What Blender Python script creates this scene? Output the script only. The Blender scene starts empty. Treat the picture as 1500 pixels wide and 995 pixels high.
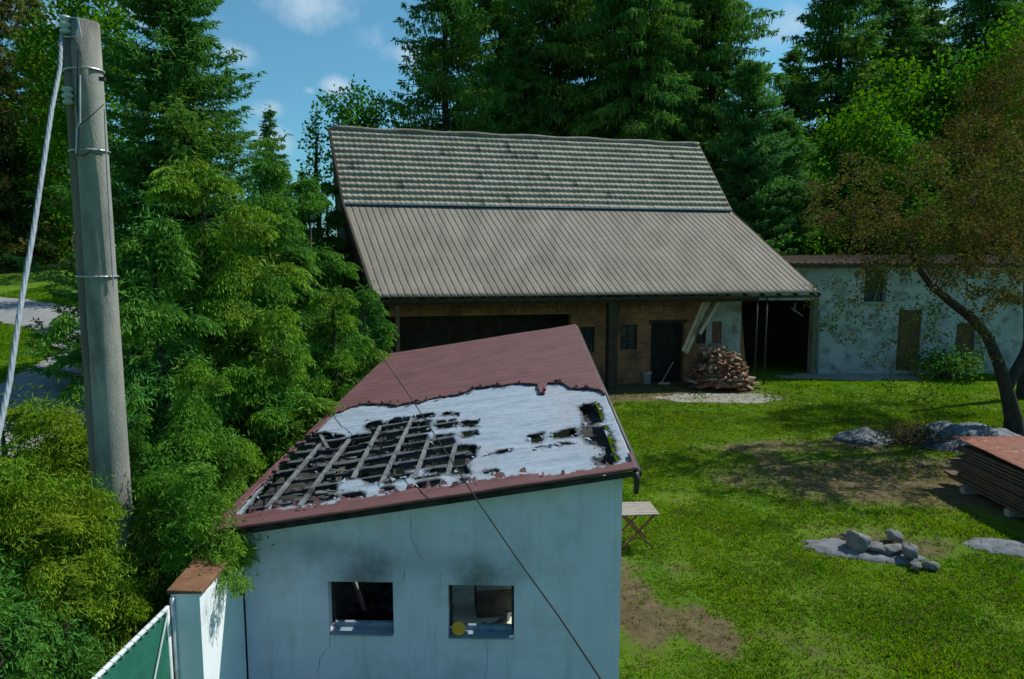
import bpy, math, random
import numpy as np
from mathutils import Vector, Matrix
random.seed(7)
S = bpy.context.scene
COL = S.collection
R = math.radians
# ------------------------------------------------------------------ camera, sky, sun, exposure
CAMZ = 5.6; PITCH = math.atan(0.1125)
cd = bpy.data.cameras.new('camera'); cam = bpy.data.objects.new('camera', cd); COL.objects.link(cam)
cam.location = (0, 0, CAMZ); cam.rotation_euler = (math.pi/2 - PITCH, 0, 0)
cd.lens = 24.0; cd.sensor_width = 36.0; cd.clip_start = 0.1; cd.clip_end = 4000
S.camera = cam
SUN_EL = R(51); SUN_H = Vector((0.91, 0.415)).normalized()
sun_dir = Vector((SUN_H.x*math.cos(SUN_EL), SUN_H.y*math.cos(SUN_EL), math.sin(SUN_EL)))
sd = bpy.data.lights.new('sun', 'SUN'); sd.energy = 5.0; sd.angle = R(0.5); sd.color = (1.0, 0.95, 0.86)
so = bpy.data.objects.new('sun', sd); COL.objects.link(so); so.location = (20, 10, 30)
so.rotation_euler = (-sun_dir).to_track_quat('-Z', 'Y').to_euler()
W = bpy.data.worlds.new('World'); S.world = W; W.use_nodes = True
nt = W.node_tree; nt.nodes.clear()
def N(nt, t, **kw):
    n = nt.nodes.new(t)
    for k, v in kw.items():
        if k in n.inputs.keys(): n.inputs[k].default_value = v
        else: setattr(n, k, v)
    return n
out = N(nt, 'ShaderNodeOutputWorld'); bg = N(nt, 'ShaderNodeBackground'); bg.inputs['Strength'].default_value = 0.088
sky = N(nt, 'ShaderNodeTexSky'); sky.sky_type = 'NISHITA'; sky.sun_disc = False
sky.sun_elevation = SUN_EL; sky.sun_rotation = math.atan2(SUN_H.x, SUN_H.y)
sky.air_density = 1.0; sky.dust_density = 1.0; sky.ozone_density = 2.0
tint = N(nt, 'ShaderNodeMix', data_type='RGBA', blend_type='MULTIPLY'); tint.inputs[0].default_value = 1
nt.links.new(sky.outputs[0], tint.inputs[6]); tint.inputs[7].default_value = (0.60, 1.24, 1.30, 1)
tc = N(nt, 'ShaderNodeTexCoord')
nz = N(nt, 'ShaderNodeTexNoise', Scale=9.0, Detail=7.0, Roughness=0.62)
nt.links.new(tc.outputs['Generated'], nz.inputs['Vector'])
def pdir(px, py):
    v = (497.5-py)/1000.0; u = (px-750)/1000.0
    return Vector((u, math.cos(PITCH)+v*math.sin(PITCH), -math.sin(PITCH)+v*math.cos(PITCH)))
# small fair-weather cumulus: soft directional blobs broken up by noise
clouds = [(450, 5, .055, .8), (492, 126, .026, 1.0), (455, 133, .012, .7), (395, 160, .02, .55), (345, 75, .028, .5), (595, 80, .03, .8),
          (190, 10, .045, .7), (1150, 38, .04, .75), (540, 55, .04, .35), (1370, 25, .03, .8), (400, 205, .03, .6), (205, 220, .02, .6),
          (100, -300, .3, .7), (1400, -500, .35, .8), (700, -400, .2, .5), (-700, 200, .2, .7), (2300, 150, .25, .7)]
acc = None
for (px, py, rad, amp) in clouds:
    d = pdir(px, py).normalized()
    sub = N(nt, 'ShaderNodeVectorMath', operation='SUBTRACT'); nt.links.new(tc.outputs['Generated'], sub.inputs[0]); sub.inputs[1].default_value = d
    ml = N(nt, 'ShaderNodeVectorMath', operation='MULTIPLY'); nt.links.new(sub.outputs[0], ml.inputs[0]); ml.inputs[1].default_value = (1/rad, 1/rad, 1.7/rad)
    ln = N(nt, 'ShaderNodeVectorMath', operation='LENGTH'); nt.links.new(ml.outputs[0], ln.inputs[0])
    mr = N(nt, 'ShaderNodeMapRange'); nt.links.new(ln.outputs['Value'], mr.inputs[0])
    for i, v in zip((1, 2, 3, 4), (0.2, 1.5, amp, 0.0)): mr.inputs[i].default_value = v
    if acc is None: acc = mr.outputs[0]
    else:
        mx = N(nt, 'ShaderNodeMath', operation='MAXIMUM'); nt.links.new(acc, mx.inputs[0]); nt.links.new(mr.outputs[0], mx.inputs[1]); acc = mx.outputs[0]
nn = N(nt, 'ShaderNodeMapRange'); nt.links.new(nz.outputs[0], nn.inputs[0])
for i, v in zip((1, 2, 3, 4), (0.25, 0.7, -0.45, 0.45)): nn.inputs[i].default_value = v
ad = N(nt, 'ShaderNodeMath', operation='ADD'); nt.links.new(acc, ad.inputs[0]); nt.links.new(nn.outputs[0], ad.inputs[1])
ms = N(nt, 'ShaderNodeMapRange'); ms.interpolation_type = 'SMOOTHSTEP'; nt.links.new(ad.outputs[0], ms.inputs[0])
for i, v in zip((1, 2, 3, 4), (0.15, 1.0, 0.06, 0.92)): ms.inputs[i].default_value = v
cm = N(nt, 'ShaderNodeMix', data_type='RGBA'); nt.links.new(ms.outputs[0], cm.inputs[0]); nt.links.new(tint.outputs[2], cm.inputs[6]); cm.inputs[7].default_value = (5.2, 7.0, 8.6, 1)
nt.links.new(cm.outputs[2], bg.inputs['Color']); nt.links.new(bg.outputs[0], out.inputs[0])
S.view_settings.view_transform = 'Standard'; S.view_settings.look = 'None'; S.view_settings.gamma = 1.0
S.view_settings.use_curve_mapping = False; S.view_settings.exposure = 0.10
S.render.engine = 'CYCLES'
# ------------------------------------------------------------------ measuring helpers (photo ray -> world point)
def P(px, py, Y):
    d = pdir(px, py); k = Y/d.y
    return Vector((d.x*k, Y, CAMZ + d.z*k))
def Pz(px, py, z=0.0):
    d = pdir(px, py); k = (z-CAMZ)/d.z
    return Vector((d.x*k, d.y*k, z))
def smooth(a, b, x):
    t = np.clip((np.asarray(x, float)-a)/(b-a), 0, 1); return t*t*(3-2*t)
def terrain(x, y):
    x = np.asarray(x, float); y = np.asarray(y, float)
    L = smooth(-8.5, -16, x)*np.interp(y, [0, 12, 24, 34, 41, 50, 60, 80, 200], [0.2, .9, 1.5, 2.0, 3.05, 3.9, 5.1, 7, 12])
    B = (1-smooth(-8.5, -16, x))*np.interp(y, [0, 40, 60, 90, 300], [0, 0, 2.5, 5, 12])
    return L + B
def vnoise(x, y, s, seed=0):
    x = np.asarray(x)/s; y = np.asarray(y)/s
    xi = np.floor(x).astype(np.int64); yi = np.floor(y).astype(np.int64); fx = x-xi; fy = y-yi
    fx = fx*fx*(3-2*fx); fy = fy*fy*(3-2*fy)
    def h(a, b):
        n = (a*374761393 + b*668265263 + seed*1442695) & 0xffffffff
        n = ((n ^ (n >> 13))*1274126177) & 0xffffffff
        return ((n ^ (n >> 16)) & 0xffff)/65535.0
    return (h(xi, yi)*(1-fx)+h(xi+1, yi)*fx)*(1-fy)+(h(xi, yi+1)*(1-fx)+h(xi+1, yi+1)*fx)*fy
def fbm(x, y, s, seed=0):
    return (vnoise(x, y, s, seed)*.5+vnoise(x, y, s/2.1, seed+1)*.28+vnoise(x, y, s/4.3, seed+2)*.22)
# ------------------------------------------------------------------ object helpers
def props(o, label=None, cat=None, group=None, kind=None):
    if label: o['label'] = label
    if cat: o['category'] = cat
    if group: o['group'] = group
    if kind: o['kind'] = kind
    return o
def empty(name, loc, rz=0, label=None, cat=None, group=None):
    o = bpy.data.objects.new(name, None); COL.objects.link(o); o.location = loc; o.rotation_euler = (0, 0, rz)
    o.empty_display_size = 0.3
    return props(o, label, cat, group)
def link_mesh(name, me, m, parent=None, smooth_=False):
    if m and not me.materials: me.materials.append(m)
    if smooth_: me.shade_smooth()
    o = bpy.data.objects.new(name, me); COL.objects.link(o)
    if parent: o.parent = parent
    return o
def np_mesh(name, v, quads, tris=None):
    me = bpy.data.meshes.new(name); v = np.asarray(v, np.float32)
    quads = np.asarray(quads, np.int32).reshape(-1, 4); nq = len(quads)
    tris = np.zeros((0, 3), np.int32) if tris is None else np.asarray(tris, np.int32).reshape(-1, 3); ntr = len(tris)
    me.vertices.add(len(v)); me.vertices.foreach_set('co', v.ravel())
    me.loops.add(nq*4+ntr*3); me.loops.foreach_set('vertex_index', np.concatenate([quads.ravel(), tris.ravel()]))
    me.polygons.add(nq+ntr)
    me.polygons.foreach_set('loop_start', np.concatenate([np.arange(nq)*4, nq*4+np.arange(ntr)*3]).astype(np.int32))
    me.update(calc_edges=True); me.validate()
    return me
class MB:
    """collects boxes, bars, tubes, prisms; build() links them as one mesh"""
    def __init__(s): s.v = []; s.f = []
    def add(s, vs, fs):
        b = len(s.v); s.v += [tuple(v) for v in vs]; s.f += [tuple(b+i for i in f) for f in fs]; return s
    def box(s, x0, x1, y0, y1, z0, z1):
        return s.add([(x0,y0,z0),(x1,y0,z0),(x1,y1,z0),(x0,y1,z0),(x0,y0,z1),(x1,y0,z1),(x1,y1,z1),(x0,y1,z1)],
                     [(0,3,2,1),(4,5,6,7),(0,1,5,4),(1,2,6,5),(2,3,7,6),(3,0,4,7)])
    def bar(s, a, b, w, h, up=(0,0,1)):
        a = Vector(a); b = Vector(b); d = (b-a).normalized(); u = Vector(up)
        if abs(d.dot(u)) > .98: u = Vector((0,1,0))
        x = d.cross(u).normalized()*w/2; y = x.cross(d).normalized()*h/2
        vs = [a-x-y, a+x-y, a+x+y, a-x+y, b-x-y, b+x-y, b+x+y, b-x+y]
        return s.add(vs, [(0,3,2,1),(4,5,6,7),(0,1,5,4),(1,2,6,5),(2,3,7,6),(3,0,4,7)])
    def tube(s, pts, rad, n=8, cap=True):
        pts = [Vector(p) for p in pts]
        if not hasattr(rad, '__len__'): rad = [rad]*len(pts)
        vs = []; fs = []; ref = Vector((.31,.2,.93)).normalized()
        for i, p in enumerate(pts):
            d = (pts[min(i+1, len(pts)-1)]-pts[max(i-1, 0)]).normalized()
            if abs(d.dot(ref)) > .97: ref = Vector((1,0,0))
            x = d.cross(ref).normalized(); y = x.cross(d)
            for k in range(n):
                a = 2*math.pi*k/n; vs.append(p+(x*math.cos(a)+y*math.sin(a))*rad[i])
        for i in range(len(pts)-1):
            for k in range(n): fs.append((i*n+k, i*n+(k+1)%n, (i+1)*n+(k+1)%n, (i+1)*n+k))
        if cap: fs.append(tuple(range(n-1, -1, -1))); fs.append(tuple((len(pts)-1)*n+k for k in range(n)))
        return s.add(vs, fs)
    def lathe(s, c, prof, n=16):
        vs = []; fs = []
        for (r, z) in prof:
            for k in range(n):
                a = 2*math.pi*k/n; vs.append((c[0]+r*math.cos(a), c[1]+r*math.sin(a), c[2]+z))
        for i in range(len(prof)-1):
            for k in range(n): fs.append((i*n+k, i*n+(k+1)%n, (i+1)*n+(k+1)%n, (i+1)*n+k))
        fs.append(tuple(range(n-1, -1, -1))); fs.append(tuple((len(prof)-1)*n+k for k in range(n)))
        return s.add(vs, fs)
    def build(s, name, m, parent=None, bevel=0, smooth_=False):
        me = bpy.data.meshes.new(name); me.from_pydata(s.v, [], s.f); me.update()
        o = link_mesh(name, me, m, parent, smooth_)
        if bevel:
            b = o.modifiers.new('bevel', 'BEVEL'); b.width = bevel; b.segments = 1; b.limit_method = 'ANGLE'
        return o
# ------------------------------------------------------------------ materials
def base_mat(name):
    m = bpy.data.materials.new(name); m.use_nodes = True; nt = m.node_tree
    return m, nt, nt.nodes['Principled BSDF']
def c4(c): return (c[0], c[1], c[2], 1)
def noise_mix(nt, vec, c1, c2, scale, detail=6, lo=.35, hi=.65, rough=.6):
    n = N(nt, 'ShaderNodeTexNoise', Scale=scale, Detail=detail, Roughness=rough); nt.links.new(vec, n.inputs['Vector'])
    r = N(nt, 'ShaderNodeMapRange'); nt.links.new(n.outputs[0], r.inputs[0]); r.inputs[1].default_value = lo; r.inputs[2].default_value = hi
    mx = N(nt, 'ShaderNodeMix', data_type='RGBA'); nt.links.new(r.outputs[0], mx.inputs[0])
    for i, c in ((6, c1), (7, c2)):
        if isinstance(c, tuple): mx.inputs[i].default_value = c4(c)
        else: nt.links.new(c, mx.inputs[i])
    return mx.outputs[2], n.outputs[0]
def pm(name, c1, c2, scale=3.0, rough=.85, bump=.3, bscale=25.0, stretch=(1,1,1), c3=None, s3=1.0, coord='Object', metal=0, bdist=.02, lo3=.55, hi3=.7):
    m, nt, b = base_mat(name); tc = N(nt, 'ShaderNodeTexCoord'); mp = N(nt, 'ShaderNodeMapping'); mp.inputs['Scale'].default_value = stretch
    nt.links.new(tc.outputs[coord], mp.inputs[0]); v = mp.outputs[0]
    col, _ = noise_mix(nt, v, c1, c2, scale)
    if c3: col, _ = noise_mix(nt, v, col, c3, s3, 8, lo3, hi3)
    nt.links.new(col, b.inputs['Base Color']); b.inputs['Roughness'].default_value = rough; b.inputs['Metallic'].default_value = metal
    b.inputs['Specular IOR Level'].default_value = .3
    n = N(nt, 'ShaderNodeTexNoise', Scale=bscale, Detail=6.0, Roughness=.7); nt.links.new(v, n.inputs['Vector'])
    bp = N(nt, 'ShaderNodeBump', Strength=bump, Distance=bdist); nt.links.new(n.outputs[0], bp.inputs['Height']); nt.links.new(bp.outputs[0], b.inputs['Normal'])
    return m
def leaf_mat(name, ca, cb, cc, scale=.5, transl=.3, rough=.8):
    m = bpy.data.materials.new(name); m.use_nodes = True; nt = m.node_tree; nt.nodes.clear()
    out = N(nt, 'ShaderNodeOutputMaterial'); geo = N(nt, 'ShaderNodeNewGeometry'); tc = N(nt, 'ShaderNodeTexCoord')
    ramp = N(nt, 'ShaderNodeMix', data_type='RGBA'); nt.links.new(geo.outputs['Random Per Island'], ramp.inputs[0])
    ramp.inputs[6].default_value = c4(ca); ramp.inputs[7].default_value = c4(cb)
    col, _ = noise_mix(nt, tc.outputs['Object'], ramp.outputs[2], cc, scale, 4, .42, .72)
    at = N(nt, 'ShaderNodeAttribute'); at.attribute_name = 'tip'; tr_ = N(nt, 'ShaderNodeMapRange'); nt.links.new(at.outputs['Fac'], tr_.inputs[0])
    for i, q in zip((1, 2, 3, 4), (.35, 1.0, 0, .75)): tr_.inputs[i].default_value = q
    tm_ = N(nt, 'ShaderNodeMix', data_type='RGBA'); nt.links.new(tr_.outputs[0], tm_.inputs[0]); nt.links.new(col, tm_.inputs[6]); tm_.inputs[7].default_value = (min(1, ca[0]+cb[0]*1.6+.03), min(1, ca[1]*.6+cb[1]*1.25+.03), cb[2]*1.2, 1); col = tm_.outputs[2]
    d = N(nt, 'ShaderNodeBsdfPrincipled'); d.inputs['Roughness'].default_value = rough; d.inputs['Specular IOR Level'].default_value = .08
    nt.links.new(col, d.inputs['Base Color'])
    t = N(nt, 'ShaderNodeBsdfTranslucent'); hs = N(nt, 'ShaderNodeHueSaturation', Value=1.25, Saturation=1.1, Hue=.488); nt.links.new(col, hs.inputs['Color'])
    nt.links.new(hs.outputs[0], t.inputs['Color'])
    mx = N(nt, 'ShaderNodeMixShader'); mx.inputs[0].default_value = transl
    nt.links.new(d.outputs[0], mx.inputs[1]); nt.links.new(t.outputs[0], mx.inputs[2]); nt.links.new(mx.outputs[0], out.inputs[0])
    return m
M = {}
M['char'] = pm('charred_wood', (.012,.012,.012), (.045,.043,.042), 6, .9, .6, 30)
M['charbatten'] = pm('scorched_batten', (.07,.078,.085), (.17,.18,.19), 5, .9, .5, 30, c3=(.02,.02,.02), s3=2.5)
M['batdark'] = pm('dark_scorched_batten', (.025,.027,.03), (.075,.08,.085), 5, .9, .5, 30)
M['timber'] = pm('old_timber', (.10,.06,.035), (.19,.12,.07), 3, .85, .5, 40, (1,1,1))
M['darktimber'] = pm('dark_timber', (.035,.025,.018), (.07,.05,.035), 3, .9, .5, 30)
M['paletimber'] = pm('pale_sawn_timber', (.42,.27,.16), (.58,.40,.26), 4, .8, .4, 30)
M['greywood'] = pm('weathered_grey_boards', (.20,.18,.16), (.33,.29,.26), 5, .85, .5, 35, (1,6,1))
M['concrete'] = pm('weathered_concrete', (.19,.19,.175), (.31,.305,.28), 3.5, .9, .7, 60, (1,1,.35), c3=(.10,.095,.085), s3=3.0, lo3=.5, hi3=.72)
M['metal'] = pm('galvanised_steel', (.35,.37,.38), (.5,.52,.54), 8, .45, .15, 30, metal=.6)
M['whitemetal'] = pm('pale_painted_steel', (.45,.5,.52), (.6,.64,.66), 8, .45, .15, 30)
M['blackmetal'] = pm('black_steel', (.02,.02,.022), (.05,.045,.04), 8, .5, .2, 30)
M['rubber'] = pm('black_cable_sheath', (.015,.015,.017), (.03,.03,.03), 8, .6, .1, 30)
M['bark'] = pm('tree_bark', (.022,.018,.014), (.058,.047,.037), 4, .95, .9, 14, (3,3,.8))
M['greyslate'] = pm('grey_cable_sheath', (.17,.20,.24), (.24,.28,.33), 12, .6, .2, 60)
M['stone'] = pm('field_stone', (.085,.09,.09), (.20,.21,.215), 3, .9, .8, 12, c3=(.06,.06,.055), s3=3)
M['slab'] = pm('ash_grey_slab', (.08,.09,.105), (.16,.175,.20), 4, .95, .8, 20, c3=(.09,.09,.085), s3=3)
M['gravel'] = pm('pale_gravel', (.18,.175,.15), (.30,.29,.26), 8, .95, .8, 60, c3=(.16,.17,.10), s3=1.0)
M['tarp'] = pm('blue_grey_tarpaulin', (.05,.07,.095), (.105,.135,.165), 3, .6, .8, 6, c3=(.10,.10,.09), s3=2, bdist=.08)
M['rust'] = pm('rusty_red_sheet', (.15,.050,.033), (.23,.095,.065), 4, .8, .4, 20, c3=(.28,.22,.19), s3=3.0, lo3=.6, hi3=.68)
M['greenfabric'] = pm('dark_green_screen_fabric', (.010,.095,.065), (.015,.13,.09), 6, .8, .2, 90)
M['copper'] = pm('terracotta_cap', (.12,.055,.03), (.20,.10,.055), 6, .8, .4, 30)
M['glassy'] = pm('dusty_window_glass', (.02,.025,.03), (.06,.07,.08), 5, .12, .05, 20)
M['glaze'] = pm('porcelain', (.33,.38,.38), (.45,.5,.5), 8, .25, .1, 20)
E0 = P(549, 437, 27.3); E1 = P(1201, 430, 31.5); bd = (E1-E0); bd.z = 0; bd.normalize(); bn = Vector((-bd.y, bd.x, 0))
# ------------------------------------------------------------------ ground
def ground_mat():
    m, nt, b = base_mat('meadow_turf'); tc = N(nt, 'ShaderNodeTexCoord'); v = tc.outputs['Object']
    g, _ = noise_mix(nt, v, (.052,.130,.008), (.115,.190,.010), .55, 8, .3, .7)
    g, _ = noise_mix(nt, v, g, (.028,.075,.012), 2.2, 6, .5, .8)
    g, _ = noise_mix(nt, v, g, (.17,.155,.055), 9.0, 5, .58, .8)
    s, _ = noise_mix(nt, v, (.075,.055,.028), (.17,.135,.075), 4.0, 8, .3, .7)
    at = N(nt, 'ShaderNodeAttribute'); at.attribute_name = 'dirt_shade'
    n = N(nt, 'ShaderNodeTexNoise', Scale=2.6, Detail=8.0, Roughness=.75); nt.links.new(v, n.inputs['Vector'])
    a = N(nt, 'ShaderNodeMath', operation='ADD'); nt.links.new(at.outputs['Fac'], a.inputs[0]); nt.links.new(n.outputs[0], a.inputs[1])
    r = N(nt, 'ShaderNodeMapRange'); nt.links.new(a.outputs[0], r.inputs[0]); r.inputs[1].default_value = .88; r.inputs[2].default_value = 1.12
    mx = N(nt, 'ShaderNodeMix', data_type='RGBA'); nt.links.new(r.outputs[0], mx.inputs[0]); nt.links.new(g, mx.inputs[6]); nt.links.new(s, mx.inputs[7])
    nt.links.new(mx.outputs[2], b.inputs['Base Color']); b.inputs['Roughness'].default_value = 1; b.inputs['Specular IOR Level'].default_value = .1
    n2 = N(nt, 'ShaderNodeTexNoise', Scale=14.0, Detail=8.0, Roughness=.8); nt.links.new(v, n2.inputs['Vector'])
    bp = N(nt, 'ShaderNodeBump', Strength=.9, Distance=.06); nt.links.new(n2.outputs[0], bp.inputs['Height']); nt.links.new(bp.outputs[0], b.inputs['Normal'])
    return m
xs = np.unique(np.concatenate([-np.geomspace(50, 1800, 24)[::-1], np.arange(-50, -8, 1.0), np.arange(-8, 22, .25), np.arange(22, 50, 1.0), np.geomspace(50, 1800, 24)]))
ys = np.unique(np.concatenate([-np.geomspace(10, 600, 12)[::-1], np.arange(-10, 6, 1.0), np.arange(6, 36, .25), np.arange(36, 90, 1.0), np.geomspace(90, 2500, 26)]))
GX, GY = np.meshgrid(xs, ys)
def dirt_shade_field(x, y):
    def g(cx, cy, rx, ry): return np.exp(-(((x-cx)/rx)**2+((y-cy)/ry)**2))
    a = .72*g(9.3, 17.2, 4.6, 2.3)+.6*g(12.5, 17, 3, 2.5)+.5*g(7.2, 13.2, 1.6, 1.2)+.62*g(1.9, 14, .5, 3.5)+.62*g(2.1, 10.5, .45, 1.2)  # bare soil, with the fruit tree's shade painted in as extra brown
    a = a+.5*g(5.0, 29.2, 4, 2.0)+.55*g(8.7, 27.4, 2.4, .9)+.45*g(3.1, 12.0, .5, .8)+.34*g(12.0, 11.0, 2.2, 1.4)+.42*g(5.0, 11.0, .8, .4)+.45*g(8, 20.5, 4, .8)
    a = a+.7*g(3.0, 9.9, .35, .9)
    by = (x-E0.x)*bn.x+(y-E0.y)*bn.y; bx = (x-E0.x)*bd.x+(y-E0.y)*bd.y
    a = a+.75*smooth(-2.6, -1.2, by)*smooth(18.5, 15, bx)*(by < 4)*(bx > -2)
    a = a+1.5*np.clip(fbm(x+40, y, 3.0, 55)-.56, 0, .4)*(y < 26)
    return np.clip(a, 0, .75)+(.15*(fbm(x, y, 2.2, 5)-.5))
gv = np.stack([GX, GY, terrain(GX, GY)], -1).reshape(-1, 3)
ny, nx = GX.shape
ii = (np.arange(ny-1)[:, None]*nx+np.arange(nx-1)[None, :]).ravel()
gme = np_mesh('ground', gv, np.stack([ii, ii+1, ii+nx+1, ii+nx], 1))
at = gme.attributes.new('dirt_shade', 'FLOAT', 'POINT'); at.data.foreach_set('value', dirt_shade_field(GX, GY).ravel().astype(np.float32))
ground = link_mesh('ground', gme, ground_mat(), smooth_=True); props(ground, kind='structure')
def sheet(name, mask, x0, x1, y0, y1, step, dz, mat):
    a = np.arange(x0, x1, step); b = np.arange(y0, y1, step); X, Y = np.meshgrid(a, b); n = X.shape[1]
    v = np.stack([X, Y, terrain(X, Y)+dz], -1).reshape(-1, 3)
    c = mask(X[:-1, :-1]+step/2, Y[:-1, :-1]+step/2); i = (np.arange(X.shape[0]-1)[:, None]*n+np.arange(n-1)[None, :])[c]
    q = np.stack([i, i+1, i+n+1, i+n], 1); u, inv = np.unique(q, return_inverse=True)
    me = np_mesh(name, v[u], inv.reshape(-1, 4)); o = link_mesh(name, me, mat); props(o, kind='structure'); return o
def seg_dist(x, y, pts):
    d = np.full(np.shape(x), 1e9)
    for (ax, ay), (bx, by) in zip(pts[:-1], pts[1:]):
        t = np.clip(((x-ax)*(bx-ax)+(y-ay)*(by-ay))/((bx-ax)**2+(by-ay)**2), 0, 1)
        d = np.minimum(d, np.hypot(x-ax-t*(bx-ax), y-ay-t*(by-ay)))
    return d
road_pts = [(-75, 56), (-45, 46.5), (-32, 41.5), (-22.5, 36), (-17.5, 30), (-15, 22), (-14, 10), (-14, -5)]
M['road'] = pm('pale_gravel_road', (.17,.175,.18), (.25,.25,.25), 2, .95, .4, 30, c3=(.22,.21,.17), s3=.8)
sheet('road', lambda x, y: seg_dist(x, y, road_pts) < 1.9+.3*fbm(x, y, 1.5, 3), -75, -10, -5, 58, .25, .05, M['road'])
sheet('gravel_apron', lambda x, y: (((x-17)/3.6)**2+((y-33.4)/1.3)**2+1.0*(fbm(x, y, 1.0, 9)-.5)) < 1, 12, 22, 30, 34.8, .1, .006, M['gravel'])
sheet('gravel_path', lambda x, y: (((x-9.0)/3.0)**2+((y-28.0)/1.0)**2+1.6*(fbm(x, y, .7, 19)-.5)) < 1, 5, 14, 25.5, 31, .08, .008, M['gravel'])
# ------------------------------------------------------------------ burnt shed
AX = R(1.5)
wl = P(355, 790, 8.14); wr = P(912, 718, 8.0)
shed = empty('burnt_shed', (wl.x, wl.y, 0), -AX, 'low white rendered shed with burnt out roof and two empty windows', 'shed')
e_s = Vector((math.cos(AX), -math.sin(AX), 0)); e_t = Vector((math.sin(AX), math.cos(AX), 0)); O = Vector((wl.x, wl.y, 0))
def loc(p): q = p-O; return Vector((q.dot(e_s), q.dot(e_t), p.z))
WID = loc(wr).x; LEN = 10.6
c_nr = loc(P(935, 692, 7.72)); c_nl = loc(P(298, 785, 7.88)); c_fr = loc(P(835, 479, 18.6))
nrm = (c_nr-c_nl).cross(c_fr-c_nl).normalized()
def roofz(s, t): return c_nl.z-((s-c_nl.x)*nrm.x+(t-c_nl.y)*nrm.y)/nrm.z
def pix_roof(px, py):
    d = pdir(px, py); ld = Vector((d.dot(e_s), d.dot(e_t), d.z)); lo = loc(Vector((0, 0, CAMZ)))
    k = (c_nl-lo).dot(nrm)/ld.dot(nrm); q = lo+ld*k; return (q.x, q.y)
def zoompix(x, y): return pix_roof(300+x/2.2727, 450+y/2.2727)
S0, S1 = c_nl.x, c_nr.x; T0 = c_nl.y; T1 = c_fr.y
print('SHED', WID, S0, S1, T0, T1, roofz(0,0), roofz(WID,0), roofz(0,T1), roofz(WID,T1), pix_roof(585,512))
holes = [[(128,690),(200,590),(260,510),(330,430),(380,418),(470,430),(560,418),(530,400),(545,378),(585,375),(600,392),(625,368),(680,362),(700,385),(750,380),(745,412),(735,430),(760,450),(765,428),(825,420),(830,455),(900,458),(908,495),(880,520),(885,560),(790,556),(700,545),(660,575),(600,572),(560,590),(500,575),(440,580),(430,645),(230,672)],
 [(450,612),(530,608),(535,632),(452,642)], [(585,580),(622,578),(628,620),(585,622)], [(700,565),(775,556),(785,600),(700,606)],
 [(770,380),(838,372),(842,398),(772,404)], [(855,378),(912,374),(915,398),(857,402)], [(697,358),(758,350),(762,368),(700,376)],
 [(785,352),(842,346),(848,360),(788,368)], [(852,416),(905,410),(910,426),(858,434)], [(1072,426),(1128,418),(1124,446),(1080,452)],
 [(1150,420),(1235,400),(1238,432),(1165,442)], [(942,486),(1020,472),(1022,482),(950,494)], [(930,542),(975,538),(975,550),(932,552)],
 [(845,574),(890,568),(890,588),(848,592)], [(1243,328),(1305,312),(1330,380),(1262,402),(1262,360)],
 [(1255,402),(1340,396),(1362,462),(1300,466),(1262,440)], [(1330,462),(1362,462),(1378,520),(1300,532),(1284,500),(1310,508),(1332,490)],
 [(1100,468),(1145,464),(1142,470),(1102,474)], [(1165,460),(1240,450),(1240,455),(1168,466)]]
holes = [[zoompix(*p) for p in h] for h in holes]
def inpoly(x, y, poly):
    c = np.zeros(x.shape, bool); n = len(poly)
    for i in range(n):
        (xa, ya), (xb, yb) = poly[i], poly[(i+1) % n]
        c ^= ((ya > y) != (yb > y)) & (x < (xb-xa)*(y-ya)/((yb-ya) if yb != ya else 1e-9)+xa)
    return c
ss = np.arange(S0, S1+.001, .022); ts = np.arange(T0, T1+.001, .035)
SS, TS = np.meshgrid(ss, ts); cs = SS[:-1, :-1]+.011; ct = TS[:-1, :-1]+.017
jx = cs+.10*(fbm(cs, ct, .22, 31)-.5)+.05*(vnoise(cs, ct, .05, 41)-.5); jt = ct+.20*(fbm(cs, ct, .25, 33)-.5)+.07*(vnoise(cs, ct, .06, 44)-.5)
hole = np.zeros(cs.shape, bool)
for h in holes: hole |= inpoly(jx, jt, h)
# line where the red sheeting stops, front and back, measured on the roof plane
fr = [zoompix(*p) for p in [(60,708),(200,690),(420,668),(470,650),(560,640),(720,615),(860,600),(1040,572),(1200,562),(1330,540),(1440,520)]]
bk = [zoompix(*p) for p in [(330,400),(430,360),(520,328),(640,330),(700,322),(860,290),(900,275),(1000,268),(1040,262),(1105,262),(1112,292),(1130,292),(1138,258),(1190,258),(1215,278),(1260,275),(1310,285),(1330,300)]]
fr_t = np.interp(cs, [p[0] for p in fr], [p[1] for p in fr])+.12*(fbm(cs, ct*0+1, .30, 51)-.5)+.08*(vnoise(cs, ct*0, .05, 5)-.5)
bks = sorted(bk); bk_t = np.interp(cs, [p[0] for p in bks], [p[1] for p in bks])+.35*(fbm(cs, ct*0+1, .35, 61)-.5)
strip = (np.abs(np.mod(ct-T0-.35+.21, .42)-.21) < .045+.07*(fbm(cs, ct, .3, 101)-.4)) & (fbm(cs, ct*.5, .45, 103) > .40) & (ct < 5.2)
hole &= ~(strip & (cs < 2.9))
red = (ct < fr_t) | (ct > bk_t)
lefty = cs < S0+.10+.10*fbm(cs*0, ct, .5, 71); red |= lefty & (ct > 0)
red &= ~hole | (ct < 0)
red |= (cs > S1-.05) & (ct < fr_t+.3)
mem = (ct > np.maximum(fr_t-.3, T0+.12)) & (ct < bk_t+.3) & ~hole
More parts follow.
